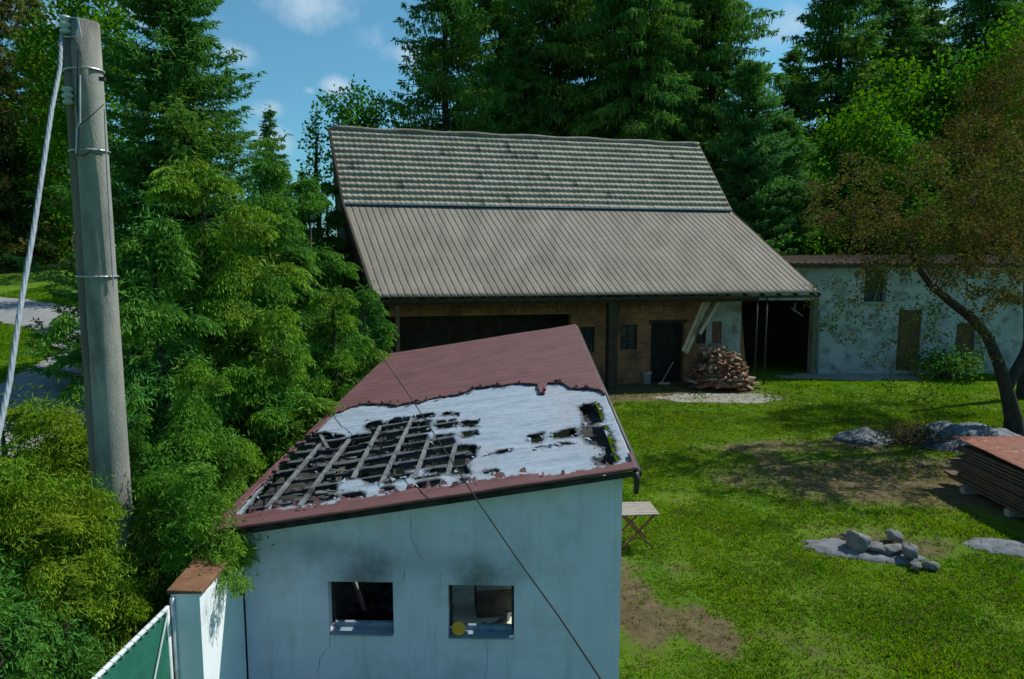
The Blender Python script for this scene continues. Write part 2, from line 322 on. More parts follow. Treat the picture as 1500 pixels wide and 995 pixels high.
def grid_part(name, mask, zoff, mat, wr_fn, thick=0.0):
    Z = roofz(SS, TS)+zoff+wr_fn(SS, TS); v = np.stack([SS, TS, Z], -1).reshape(-1, 3); n = SS.shape[1]
    i = (np.arange(SS.shape[0]-1)[:, None]*n+np.arange(n-1)[None, :])[mask]
    q = np.stack([i, i+1, i+n+1, i+n], 1); u, inv = np.unique(q, return_inverse=True)
    me = np_mesh(name, v[u], inv.reshape(-1, 4)); o = link_mesh(name, me, mat, shed)
    if thick: md = o.modifiers.new('t', 'SOLIDIFY'); md.thickness = thick; md.offset = -1
    return o
def red_mat():
    m, nt, b = base_mat('oxide_red_roof_sheet'); tc = N(nt, 'ShaderNodeTexCoord'); v = tc.outputs['Object']
    c, _ = noise_mix(nt, v, (.105,.040,.042), (.150,.062,.064), 2.0, 8, .3, .7)
    c, _ = noise_mix(nt, v, c, (.075,.030,.030), .6, 8, .55, .8)
    nt.links.new(c, b.inputs['Base Color']); b.inputs['Roughness'].default_value = .75
    wv = N(nt, 'ShaderNodeTexWave', Scale=1.6, Distortion=.25, Detail=2.0); wv.bands_direction = 'Y'; wv.wave_profile = 'SAW'; nt.links.new(v, wv.inputs['Vector'])
    n = N(nt, 'ShaderNodeTexNoise', Scale=60.0, Detail=4.0); nt.links.new(v, n.inputs['Vector'])
    a = N(nt, 'ShaderNodeMath', operation='MULTIPLY_ADD'); nt.links.new(n.outputs[0], a.inputs[0]); a.inputs[1].default_value = .3; nt.links.new(wv.outputs[0], a.inputs[2])
    bp = N(nt, 'ShaderNodeBump', Strength=1.0, Distance=.04); nt.links.new(a.outputs[0], bp.inputs['Height']); nt.links.new(bp.outputs[0], b.inputs['Normal'])
    return m
M['redroof'] = red_mat()
def membrane_mat():
    m, nt, b = base_mat('torn_roof_membrane'); tc = N(nt, 'ShaderNodeTexCoord'); mp = N(nt, 'ShaderNodeMapping'); mp.inputs['Scale'].default_value = (.8, 5, 1)
    nt.links.new(tc.outputs['Object'], mp.inputs[0]); v = mp.outputs[0]
    c, _ = noise_mix(nt, v, (.20,.26,.34), (.33,.40,.48), 1.2, 8, .3, .7)
    c, _ = noise_mix(nt, v, c, (.16,.14,.13), 1.7, 9, .60, .74, .7)
    c, _ = noise_mix(nt, tc.outputs['Object'], c, (.30,.31,.34), .8, 8, .5, .7)
    sc = N(nt, 'ShaderNodeAttribute'); sc.attribute_name = 'scorch'; sn = N(nt, 'ShaderNodeTexNoise', Scale=7.0, Detail=6.0); nt.links.new(tc.outputs['Object'], sn.inputs['Vector'])
    sm = N(nt, 'ShaderNodeMath', operation='ADD'); nt.links.new(sc.outputs['Fac'], sm.inputs[0]); nt.links.new(sn.outputs[0], sm.inputs[1])
    sr = N(nt, 'ShaderNodeMapRange'); nt.links.new(sm.outputs[0], sr.inputs[0])
    for i, q in zip((1, 2, 3, 4), (.68, 1.15, 0, .85)): sr.inputs[i].default_value = q
    sx_ = N(nt, 'ShaderNodeMix', data_type='RGBA'); nt.links.new(sr.outputs[0], sx_.inputs[0]); nt.links.new(c, sx_.inputs[6]); sx_.inputs[7].default_value = (.035, .035, .035, 1); c = sx_.outputs[2]
    nt.links.new(c, b.inputs['Base Color']); b.inputs['Roughness'].default_value = .6
    n = N(nt, 'ShaderNodeTexNoise', Scale=6.0, Detail=8.0, Roughness=.7); nt.links.new(v, n.inputs['Vector'])
    bp = N(nt, 'ShaderNodeBump', Strength=.8, Distance=.04); nt.links.new(n.outputs[0], bp.inputs['Height']); nt.links.new(bp.outputs[0], b.inputs['Normal'])
    return m
M['membrane'] = membrane_mat()
wrk = lambda s, t: .030*(fbm(s, t*3, .5, 81)-.5)+.02*(fbm(s, t*4, .15, 83)-.5)
def blur(a, n):
    for _ in range(n):
        p = np.pad(a, 1, mode='edge'); a = (p[:-2, 1:-1]+p[2:, 1:-1]+p[1:-1, :-2]+p[1:-1, 2:]+p[1:-1, 1:-1])/5
    return a
scorch = blur(hole.astype(float), 5)*.9+blur(hole.astype(float), 30)*.9
o = grid_part('roof_membrane', mem, .0, M['membrane'], wrk, .012)
at_ = o.data.attributes.new('scorch', 'FLOAT', 'FACE'); at_.data.foreach_set('value', scorch[mem].astype(np.float32)); o['label'] = 'torn pale blue grey roof membrane with burnt holes'
o = grid_part('roof_sheeting', red, .04, M['redroof'], lambda s, t: .012*np.maximum(0, 1-np.mod(t, .33)/.33)+.02*(fbm(s, t, .8, 91)-.5), .03)
o['label'] = 'dull red roof sheeting left along the front and back'
# curled torn flaps along edges of the red sheet
rng = np.random.default_rng(3); mb = MB()
for k in range(60):
    s = rng.uniform(S0+.3, S1-.2); back = rng.random() < .5
    t = float(np.interp(s, [p[0] for p in bks], [p[1] for p in bks])) if back else float(np.interp(s, [p[0] for p in fr], [p[1] for p in fr]))
    t += rng.uniform(-.12, .12); w = rng.uniform(.03, .12); l = rng.uniform(.03, .09)*(-1 if back else 1); z = roofz(s, t)+.05
    mb.add([(s, t, z), (s+w, t, z), (s+w*.8, t+l, z+rng.uniform(.0, .06)), (s+.2*w, t+l*.7, z+rng.uniform(.01, .08))], [(0, 1, 2, 3)])
props(mb.build('torn_flap', M['redroof'], shed), kind='stuff')
mb = MB()
for h in holes:
    n = len(h)
    for i in range(n):
        (xa, ya), (xb, yb) = h[i], h[(i+1) % n]; L = math.hypot(xb-xa, yb-ya)
        for k in range(max(1, int(L/.28))):
            u = rng.random(); s = xa+(xb-xa)*u+rng.normal(0, .03); t = ya+(yb-ya)*u+rng.normal(0, .04)
            a = rng.uniform(0, 6.28); l = rng.uniform(.03, .10); w = rng.uniform(.015, .04); z = roofz(s, t)+.01
            dx, dy = math.cos(a), math.sin(a)
            mb.add([(s-dy*w, t+dx*w, z), (s+dy*w, t-dx*w, z), (s+dx*l+dy*w*.4, t+dy*l, z+rng.uniform(-.10, .05)), (s+dx*l*.7-dy*w*.6, t+dy*l, z+rng.uniform(-.08, .03))], [(0, 1, 2, 3)])
props(mb.build('membrane_tatter', M['membrane'], shed), kind='stuff')
# rafters (front to back) and cross battens
TH = .30
rp = None
for s in np.arange(S0+.25, S1, .56):
    if 4.0 < s < 4.75: continue
    a = (s, TH+.02, roofz(s, TH)-.16); b = (s, T1-.1, roofz(s, T1-.1)-.16)
    MB().bar(a, b, .07, .17).build('rafter', M['char'], shed)
for t in np.arange(T0+.35, 8.5, .42):
    j = rng.normal(0, .02)
    SR = 3.75 if t < 4.6 else S1-.08
    MB().bar((S0+.08, t+j, roofz(S0+.08, t)-.052), (SR, t-j, roofz(SR, t)-.052), .04, .04).build('batten', M['batdark'], shed)
# pale counter battens lying along the rafters, the grid seen through the holes
for (a, b) in [((205,668),(385,455)),((315,660),(480,440)),((492,570),(585,395)),((585,590),(690,370)),((698,570),(745,440)),((808,560),(835,455)),((385,425),(410,470))]:
    p = zoompix(*a); q = zoompix(*b)
    MB().bar((p[0], p[1], roofz(*p)-.012), (q[0], q[1], roofz(*q)-.012), .058, .04).build('counter_batten', M['charbatten'], shed)
mb = MB()
for k in range(60):
    h = holes[0]; s = rng.uniform(min(p[0] for p in h), max(p[0] for p in h)); t = rng.uniform(min(p[1] for p in h), max(p[1] for p in h))
    if not inpoly(np.array([s]), np.array([t]), h)[0]: continue
    a = rng.choice([0, 0, 1.57])+rng.normal(0, .35); l = rng.uniform(.12, .5); z = roofz(s, t)-rng.uniform(.03, .22)
    mb.bar((s, t, z), (s+l*math.cos(a), t+l*math.sin(a), z-rng.uniform(0, .15)), rng.uniform(.02, .06), .015)
props(mb.build('burnt_lath', M['charbatten'], shed), kind='stuff')
# lower lath layer of scorched insulation boards between the rafters
mb = MB()
for k in range(26):
    s = rng.uniform(S0+.3, 2.2); t = rng.uniform(.6, 5.5); w = rng.uniform(.2, .5); l = rng.uniform(.08, .2); z = roofz(s, t)-.26
    mb.box(s, s+w, t, t+l, z-.01, z+.01)
props(mb.build('scorched_board', M['charbatten'], shed), kind='stuff')
# walls
def plaster_mat(name, soot):
    m, nt, b = base_mat(name); tc = N(nt, 'ShaderNodeTexCoord'); v = tc.outputs['Object']
    c, _ = noise_mix(nt, v, (.60,.57,.71), (.71,.68,.82), .9, 8, .3, .7)
    c, _ = noise_mix(nt, v, c, (.40,.42,.44), 1.2, 9, .50, .78, .7)
    if soot:
        mp_ = N(nt, 'ShaderNodeMapping'); mp_.inputs['Scale'].default_value = (3.5, 3.5, .45); nt.links.new(v, mp_.inputs[0])
        c, _ = noise_mix(nt, mp_.outputs[0], c, (.38,.40,.42), 1.6, 9, .52, .85, .75)
        c, _ = noise_mix(nt, v, c, (.42,.42,.36), 5.0, 9, .62, .72, .75)
        sep = N(nt, 'ShaderNodeSeparateXYZ'); nt.links.new(v, sep.inputs[0]); tot = None
        nd = N(nt, 'ShaderNodeTexNoise', Scale=2.2, Detail=6.0, Roughness=.65); nt.links.new(v, nd.inputs['Vector'])
        for (sx, sz, w, h, amp) in soot:
            vs = N(nt, 'ShaderNodeVectorMath', operation='SUBTRACT'); nt.links.new(v, vs.inputs[0]); vs.inputs[1].default_value = (sx, 0, sz)
            vm = N(nt, 'ShaderNodeVectorMath', operation='MULTIPLY'); nt.links.new(vs.outputs[0], vm.inputs[0]); vm.inputs[1].default_value = (1/w, 0, 1/h)
            vl = N(nt, 'ShaderNodeVectorMath', operation='LENGTH'); nt.links.new(vm.outputs[0], vl.inputs[0])
            ad = N(nt, 'ShaderNodeMath', operation='MULTIPLY_ADD'); nt.links.new(nd.outputs[0], ad.inputs[0]); ad.inputs[1].default_value = 1.1; nt.links.new(vl.outputs['Value'], ad.inputs[2])
            r = N(nt, 'ShaderNodeMapRange'); nt.links.new(ad.outputs[0], r.inputs[0]); r.interpolation_type = 'SMOOTHSTEP'
            for i, q in zip((1, 2, 3, 4), (.45, 1.6, amp, 0)): r.inputs[i].default_value = q
            if tot is None: tot = r.outputs[0]
            else:
                x = N(nt, 'ShaderNodeMath', operation='ADD', use_clamp=True); nt.links.new(tot, x.inputs[0]); nt.links.new(r.outputs[0], x.inputs[1]); tot = x.outputs[0]
        mx = N(nt, 'ShaderNodeMix', data_type='RGBA'); nt.links.new(tot, mx.inputs[0]); nt.links.new(c, mx.inputs[6]); mx.inputs[7].default_value = (.05, .05, .045, 1); c = mx.outputs[2]
    nt.links.new(c, b.inputs['Base Color']); b.inputs['Roughness'].default_value = .9
    n = N(nt, 'ShaderNodeTexNoise', Scale=35.0, Detail=8.0, Roughness=.7); nt.links.new(v, n.inputs['Vector'])
    bp = N(nt, 'ShaderNodeBump', Strength=.25, Distance=.01); nt.links.new(n.outputs[0], bp.inputs['Height']); nt.links.new(bp.outputs[0], b.inputs['Normal'])
    return m
def pix_wall(px, py):
    d = pdir(px, py); ld = Vector((d.dot(e_s), d.dot(e_t), d.z)); lo = loc(Vector((0, 0, CAMZ))); k = -lo.y/ld.y; q = lo+ld*k; return (q.x, q.z)
w1a = pix_wall(480, 852); w1b = pix_wall(577, 931); w2a = pix_wall(656, 857); w2b = pix_wall(753, 936)
TH = .30
wins = [(w1a[0], w1b[0], w1b[1], w1a[1]), (w2a[0], w2b[0], w2b[1], w2a[1])]
print('WINS', wins)
plm = plaster_mat('sooty_white_render', [((wins[0][0]+wins[0][1])/2+.05, wins[0][3]+.02, .65, .50, .68), ((wins[1][0]+wins[1][1])/2, wins[1][3]+.03, .6, .40, .72),
     (.9, 2.1, .7, .3, .35), (WID*.5, wins[0][3]+.25, 2.2, .4, .30)])
plain = pm('white_render', (.66,.71,.77), (.76,.81,.86), 1.0, .9, .25, 35, c3=(.5,.55,.6), s3=1.6)
inner = pm('pale_green_inner_plaster', (.40,.44,.34), (.50,.53,.42), 2, .9, .3, 30, c3=(.08,.08,.07), s3=1.1)
xsw = [0, wins[0][0], wins[0][1], wins[1][0], wins[1][1], WID]
def wall_col(mb, x0, x1, z0, z1a, z1b, y0, y1):
    mb.add([(x0,y0,z0),(x1,y0,z0),(x1,y1,z0),(x0,y1,z0),(x0,y0,z1a),(x1,y0,z1b),(x1,y1,z1b),(x0,y1,z1a)],
           [(0,3,2,1),(4,5,6,7),(0,1,5,4),(1,2,6,5),(2,3,7,6),(3,0,4,7)])
RZ = lambda s: roofz(s, 0)-.10
M['sootplaster'] = pm('sooty_inner_plaster', (.05,.05,.045), (.16,.16,.14), 2, .9, .3, 30)
# front wall as one watertight skin with two openings (front sheet, back sheet, reveals)
mb = MB()
def front_sheet(y, flip):
    for i in range(5):
        x0, x1 = xsw[i], xsw[i+1]; segs = [(-.6, None)]
        if i in (1, 3):
            w = wins[0 if i == 1 else 1]; segs = [(-.6, w[2]), (w[3], None)]
        for (a, b) in segs:
            za, zb = (RZ(x0), RZ(x1)) if b is None else (b, b)
            f = (0, 1, 2, 3) if not flip else (3, 2, 1, 0)
            mb.add([(x0, y, a), (x1, y, a), (x1, y, zb), (x0, y, za)], [f])
front_sheet(0, False); front_sheet(TH, True)
for w in wins:
    x0, x1, z0, z1 = w
    mb.add([(x0,0,z0),(x1,0,z0),(x1,TH,z0),(x0,TH,z0)], [(0,1,2,3)]); mb.add([(x0,0,z1),(x1,0,z1),(x1,TH,z1),(x0,TH,z1)], [(3,2,1,0)])
    mb.add([(x0,0,z0),(x0,TH,z0),(x0,TH,z1),(x0,0,z1)], [(0,1,2,3)]); mb.add([(x1,0,z0),(x1,TH,z0),(x1,TH,z1),(x1,0,z1)], [(3,2,1,0)])
mb.add([(0,0,RZ(0)),(WID,0,RZ(WID)),(WID,TH,RZ(WID)),(0,TH,RZ(0))], [(0,1,2,3)])
mb.add([(0,0,-.6),(0,TH,-.6),(0,TH,RZ(0)),(0,0,RZ(0))], [(3,2,1,0)]); mb.add([(WID,0,-.6),(WID,TH,-.6),(WID,TH,RZ(WID)),(WID,0,RZ(WID))], [(0,1,2,3)])
mb.build('front_wall', plm, shed)
BK = T1-.35
def side(x0, x1, name, m):
    zz = lambda t: min(roofz(x0, t), roofz(x1, t))-.19
    mb = MB(); mb.add([(x0,TH,-.6),(x1,TH,-.6),(x1,BK,-.6),(x0,BK,-.6),(x0,TH,zz(TH)),(x1,TH,zz(TH)),(x1,BK,zz(BK)),(x0,BK,zz(BK))],
                      [(0,3,2,1),(4,5,6,7),(0,1,5,4),(1,2,6,5),(2,3,7,6),(3,0,4,7)]); return mb.build(name, m, shed)
side(0, TH, 'side_wall', plain)
def side_seg(x0, x1, t0, t1, z0, name, m, ztop=None):
    zz = lambda t: min(roofz(x0, t), roofz(x1, t))-.19 if ztop is None else ztop
    mb = MB(); mb.add([(x0,t0,z0),(x1,t0,z0),(x1,t1,z0),(x0,t1,z0),(x0,t0,zz(t0)),(x1,t0,zz(t0)),(x1,t1,zz(t1)),(x0,t1,zz(t1))],
                      [(0,3,2,1),(4,5,6,7),(0,1,5,4),(1,2,6,5),(2,3,7,6),(3,0,4,7)]); return mb.build(name, m, shed)
for t0, t1, z0 in ((TH, 1.5, -.6), (1.5, 3.4, 2.15), (3.4, BK, -.6)):  # opening added in this unseen wall to let sun onto the floor
    side_seg(WID-TH, WID, t0+.001, t1-.001, z0, 'side_wall', plain)
    side_seg(WID-TH-.02, WID-TH-.003, t0+.003, t1-.003, max(z0, 0.06), 'inner_plaster', M['char'])
side(TH+.003, TH+.02, 'inner_plaster', M['sootplaster'])
for x0, x1 in ((.0, TH+.03), (WID-TH-.03, WID)):
    zz = lambda t: min(roofz(x0, t), roofz(x1, t))-.175
    mb = MB(); mb.bar(((x0+x1)/2, TH+.01, zz(TH)), ((x0+x1)/2, BK, zz(BK)), x1-x0+.01, .035); mb.build('wall_plate', M['char'], shed)
mb = MB(); wall_col(mb, TH+.03, WID-TH-.03, -.2, roofz(TH, BK)-.25, roofz(WID-TH, BK)-.25, BK-.3, BK); mb.build('back_wall', plain, shed)
mb = MB(); wall_col(mb, TH+.03, WID-TH-.03, -.2, roofz(TH, 5.2)-.25, roofz(WID-TH, 5.2)-.25, 5.2, 5.4); mb.build('partition_wall', inner, shed)
floorm = pm('ash_strewn_floor', (.05,.05,.045), (.10,.10,.085), 3, .95, .5, 20)
mb = MB(); mb.box(2.15, WID-TH-.05, TH+.01, 3.6, .051, .07); mb.build('sunlit_floor_patch', pm('sunlit_floor_green', (.55,.58,.46), (.66,.68,.56), 3, .95, .5, 20, c3=(.14,.14,.12), s3=1.4, lo3=.6, hi3=.68), shed)  # pale floor sheet with sunlight painted into its colour
MB().box(TH+.03, WID-TH-.03, TH+.003, BK-.31, -.1, .05).build('floor', floorm, shed)
# blue-grey sheet metal sills inside the openings
M['sill'] = pm('scorched_blue_grey_sill', (.16,.21,.27), (.26,.32,.38), 4, .5, .3, 20, c3=(.04,.045,.05), s3=2.4)
for w in wins:
    mb = MB(); mb.box(w[0]+.01, w[1]-.01, -.025, TH-.05, w[2]+.002, w[2]+.02); mb.box(w[0]+.03, w[1]-.03, .17, .22, w[2]+.02, w[2]+.075)
    mb.build('window_sill', M['sill'], shed)
    mb = MB(); mb.box(w[0]+.003, w[0]+.035, .14, .2, w[2]+.08, w[3]-.003); mb.box(w[1]-.035, w[1]-.003, .14, .2, w[2]+.08, w[3]-.003); mb.box(w[0]+.035, w[1]-.035, .14, .2, w[3]-.035, w[3]-.003)
    mb.build('burnt_window_frame', M['char'], shed)
# fascia, eaves shade board, end bracket, downpipe
mb = MB(); mb.bar((S0+.03, T0+.04, roofz(S0+.03, T0)-.035), (S1-.04, T0+.04, roofz(S1-.04, T0)-.035), .025, .06); mb.build('fascia_board', M['char'], shed)
mb = MB(); mb.tube([(S1-.02, T0+.1, roofz(S1, T0)-.04), (S1+.01, T0+.1, roofz(S1, T0)-.13), (S1-.0, T0+.12, roofz(S1, T0)-.30)], [.05, .04, .03], 8); mb.tube([(S1+.02, T0+.1, roofz(S1, T0)-.05), (S1+.02, T1, roofz(S1, T1)-.05)], .05, 8); mb.build('gutter', M['blackmetal'], shed, smooth_=True)
MB().tube([(-.05, -.06, RZ(0)-.05), (-.05, -.06, -.5)], .028, 8).build('downpipe', M['greyslate'], shed, smooth_=True)
# cracks: thin dark gaps in the render
def crack(pts, w=.0035):
    pts = [pix_wall(*p) for p in pts]; q = [pts[0]]
    for a, b in zip(pts[:-1], pts[1:]):
        for k in range(1, 6): q.append((a[0]+(b[0]-a[0])*k/5+rng.normal(0, .006), a[1]+(b[1]-a[1])*k/5))
    mb = MB()
    for a, b in zip(q[:-1], q[1:]): mb.bar((a[0], -.0005, a[1]), (b[0], -.0005, b[1]), w*rng.uniform(.5, 1.5), .003, (0, 1, 0))
    mb.build('crack', M['char'], shed)
crack([(601,755),(604,790),(615,815),(622,822)]); crack([(593,835),(590,852)]); crack([(484,932),(484,945),(468,965),(467,1000)])
crack([(712,938),(714,965),(711,1000)], .003); crack([(646,838),(645,862)], .002)
# yellow disc on the sill, white tag, charred junk inside: each its own thing
def wpt(s, t, z): return O+e_s*s+e_t*t+Vector((0, 0, z))
w = wins[1]
mb = MB(); mb.lathe((0, 0, 0), [(.0, -.012), (.075, -.012), (.088, -.004), (.088, .006), (.07, .012), (.0, .012)], 24)
o = mb.build('warning_light_disc', pm('amber_plastic', (.62,.27,.02), (.72,.38,.04), 9, .45, .2, 30), smooth_=True)
o.location = wpt(w[0]+.125, .03, w[2]+.11); o.rotation_euler = (R(78), 0, -AX); props(o, 'round amber disc propped on the sill of the right shed window', 'disc')
mb = MB(); mb.box(-.03, .03, -.02, .02, 0, .022); o = mb.build('mortar_block', pm('white_block', (.7,.72,.72), (.8,.8,.8)), bevel=.004); o.location = wpt(w[1]-.035, .0, w[2]+.022)
props(o, 'small white block on the corner of the right shed window sill', 'block')
cab = empty('cabinet', wpt(3.0, 2.35, .07), R(8), 'scorched grey box cabinet with white dials inside the right shed window', 'cabinet')
MB().box(-.3, .3, -.25, .25, 0, .45).build('carcass', M['sootplaster'], cab, bevel=.01)
MB().box(-.31, .31, -.26, .26, .45, .62).build('top_panel', pm('grey_enamel', (.16,.19,.22), (.26,.30,.33), 5, .5), cab, bevel=.01)
for dz in (.22, .45):
    MB().tube([(.31, .0, dz), (.35, .0, dz)], .08, 16).build('dial', M['glaze'], cab)
def junk(name, s, t, fn, label, cat, mat, z=.05, rz=0, group=None):
    mb = MB(); fn(mb); o = mb.build(name, mat); o.location = wpt(s, t, z); o.rotation_euler = (0, 0, rz); props(o, label, cat, group); return o
def heap(mb, n, r, h, seed):
    g = np.random.default_rng(seed)
    for k in range(n):
        a = g.uniform(0, 6.28); q = g.uniform(0, r)*g.uniform(.4, 1); x, y = q*math.cos(a), q*math.sin(a); z = g.uniform(0, h)*(1-q/r)+.02
        l = g.uniform(.05, .35); b = g.uniform(0, 6.28); e = g.uniform(-.25, .25)
        mb.bar((x, y, z), (x+l*math.cos(b), y+l*math.sin(b), z+l*e), g.uniform(.02, .12), g.uniform(.015, .06))
junk('burnt_debris', 1.45, 2.3, lambda m: heap(m, 260, .95, .6, 1), 'heap of charred debris seen through the left shed window', 'debris', M['char'])['kind'] = 'stuff'
junk('fallen_plaster', 1.25, 1.3, lambda m: heap(m, 40, .6, .2, 2), 'pale lumps of fallen plaster behind the left shed window', 'rubble', inner)['kind'] = 'stuff'
junk('ash_heap', 3.3, 1.6, lambda m: heap(m, 26, .7, .12, 3), 'low ash and rubble on the floor behind the right shed window', 'rubble', M['charbatten'])['kind'] = 'stuff'
for i, (s, t, l, tl, lab) in enumerate([(3.3, 1.7, 1.1, .9, 'charred brown board leaning beside the scorched cabinet in the shed'), (2.2, 1.55, 1.2, .1, 'burnt upright post just inside the left edge of the right shed window'), (1.05, 2.0, 1.3, -.5, 'pale split lath leaning across the debris in the left shed window')]):
    mb = MB(); mb.bar((0, 0, 0), (tl*l*.7, .1, l), .1 if i == 1 else .05, .05); o = mb.build('burnt_board', [M['timber'], M['char'], M['greywood']][i]); o.location = wpt(s, t, .05); props(o, lab, 'board')
MB_ = MB()
# low wall running from the shed corner towards the viewer, tile capped
gw = empty('garden_wall', (0, 0, 0), 0, 'short white rendered wall with terracotta capping beside the green gate', 'wall')
ca = P(355, 800, 8.12); cb = P(292, 868, 6.85); cc = P(250, 868, 6.80); TW = cb.z
MB().add([(cb.x, cb.y, -.6), (ca.x-.02, ca.y, -.6), (ca.x-.35, ca.y, -.6), (cc.x, cc.y, -.6), (cb.x, cb.y, TW), (ca.x-.02, ca.y, TW+.02), (ca.x-.35, ca.y, TW+.02), (cc.x, cc.y, TW)],
    [(0,3,2,1),(4,5,6,7),(0,1,5,4),(1,2,6,5),(2,3,7,6),(3,0,4,7)]).build('rendered_wall', plain, gw)
mb = MB(); n = 6
for k in range(n):
    y0 = cb.y-.05+(ca.y-cb.y)*k/n; y1 = y0+(ca.y-cb.y)/n+.03; f = (y0-cb.y)/(ca.y-cb.y); xl = cc.x+(ca.x-.35-cc.x)*f; xr = cb.x+(ca.x-cb.x)*f
    mb.add([(xl-.05,y0,TW+.005),(xr+.05,y0,TW+.005),(xr+.05,y1,TW+.005),(xl-.05,y1,TW+.005),(xl-.05,y0,TW+.05),(xr+.05,y0,TW+.04),(xr+.05,y1,TW+.055),(xl-.05,y1,TW+.065)],
           [(0,3,2,1),(4,5,6,7),(0,1,5,4),(1,2,6,5),(2,3,7,6),(3,0,4,7)])
mb.build('capping', M['copper'], gw, bevel=.006)
# gate leaf
gp = P(245, 888, 6.72); gq = Pz(134, 996, gp.z); gdir = (gq-gp); gdir.z = 0; glen = 2.5; gdir.normalize()
gate = empty('metal_gate', (gp.x, gp.y, 0), math.atan2(gdir.y, gdir.x), 'green screened metal gate with pale tubular frame standing against the ivy bank', 'gate')
H = gp.z
MB().box(.03, glen-.03, -.006, .006, .15, H-.04).build('screen_fabric', M['greenfabric'], gate)
fm = M['whitemetal']
mb = MB(); mb.tube([(0, 0, H-.02), (glen, 0, H-.02)], .025, 8); mb.tube([(0, 0, .12), (glen, 0, .12)], .022, 8); mb.tube([(.01, 0, .1), (.01, 0, H)], .024, 8); mb.tube([(glen, 0, .1), (glen, 0, H)], .024, 8); mb.build('gate_frame', fm, gate, smooth_=True)
MB().tube([(.05, .025, H-.05), (glen*.45, .025, .2)], .010, 6).build('brace', fm, gate)
mb = MB()
for k in range(22): mb.tube([(.05+k*.11, .02, H-.055), (.10+k*.11, .03, H-.02), (.12+k*.11, .0, H+.008)], .006, 5)
mb.build('lashing', M['greyslate'], gate)
mb = MB(); mb.tube([(-.07, .02, 0), (-.07, .02, H+.06)], .028, 10); mb.tube([(-.07, -.0, H-.15), (.0, 0, H-.15)], .012, 6); mb.tube([(-.07, -.0, .4), (.0, 0, .4)], .012, 6); mb.build('gate_post', M['metal'], gate, smooth_=True)
# ------------------------------------------------------------------ barn
E0 = P(549, 437, 27.3); E1 = P(1201, 430, 31.5); J0 = P(504, 300, 31.4); J1 = P(1071, 310, 35.6); G0 = P(484, 190, 34.0); G1 = P(1023, 214, 38.7)
print('BARN', E0, E1, J0, J1, G0, G1)
bd = (E1-E0); bd.z = 0; bd.normalize(); bn = Vector((-bd.y, bd.x, 0))
barn = empty('barn', (E0.x, E0.y, 0), 0, 'long brick barn with grey tiled upper roof and ribbed lean-to roof', 'barn')
B0 = Vector((E0.x, E0.y, 0))
def lerp(a, b, t): return a+(b-a)*t
def surf(a0, a1, b0, b1, nu, nv, off):
    """a: lower edge, b: upper edge"""
    u = np.linspace(0, 1, nu); v = np.linspace(0, 1, nv); U, V = np.meshgrid(u, v)
    A0, A1, B0_, B1_ = [np.array(p-B0) for p in (a0, a1, b0, b1)]
    Q = (A0[None, None]*(1-U[..., None])+A1*U[..., None])*(1-V[..., None])+(B0_*(1-U[..., None])+B1_*U[..., None])*V[..., None]
    nrm = np.cross(A1-A0, B0_-A0); nrm /= np.linalg.norm(nrm)
    Q = Q+nrm*off(U, V)[..., None]; n = nu
    i = (np.arange(nv-1)[:, None]*n+np.arange(n-1)[None, :]).ravel()
    return Q.reshape(-1, 3), np.stack([i, i+1, i+n+1, i+n], 1), U, V
# tiles: 13 courses, 74 columns, each tile with its own tilt and tone
NR, NC = 13, 74
def tileoff(U, V):
    r = np.minimum(np.floor(V*NR-1e-6), NR-1); fr_ = V*NR-r; c = np.floor(U*NC+.0*r); fc = U*NC-c
    jit = vnoise(c*7.3+r*3.1, r*5.7, 1.0, 12)
    return .075*(1-fr_)+.008*np.cos(fc*2*np.pi)+.03*(jit-.5)*(1-fr_)+.05*(fbm(U*20, V*6, 4.0, 2)-.5)
# rows get doubled at each course edge for a crisp step
vv = np.sort(np.concatenate([np.arange(NR)/NR+1e-4, (np.arange(1, NR+1))/NR-1e-4, (np.arange(NR)+.5)/NR]))
u = np.linspace(0, 1, NC*8+1); U, V = np.meshgrid(u, vv)
A0, A1, B0_, B1_ = [np.array(p-B0) for p in (J0, J1, G0, G1)]
Q = (A0*(1-U[..., None])+A1*U[..., None])*(1-V[..., None])+(B0_*(1-U[..., None])+B1_*U[..., None])*V[..., None]
nn_ = np.cross(A1-A0, B0_-A0); nn_ /= np.linalg.norm(nn_); Q = Q+nn_*(tileoff(U, V)+.03)[..., None]
n = len(u); i = (np.arange(len(vv)-1)[:, None]*n+np.arange(n-1)[None, :]).ravel()
tme = np_mesh('tiled_roof', Q.reshape(-1, 3), np.stack([i, i+1, i+n+1, i+n], 1))
fa = tme.attributes.new('tone', 'FLOAT', 'FACE')
uc = (U[:-1, :-1]+.5/(n-1)).ravel(); vc = ((V[:-1, :-1]+V[1:, 1:])/2).ravel()
rr = np.random.default_rng(5).random((NR+1, NC+1)); miss = np.random.default_rng(8).random((NR+1, NC+1)) < .018
ci = np.minimum((uc*NC).astype(int), NC); ri = np.minimum((vc*NR).astype(int), NR)
fa.data.foreach_set('value', np.where(miss[ri, ci], -.6, rr[ri, ci]).astype(np.float32))
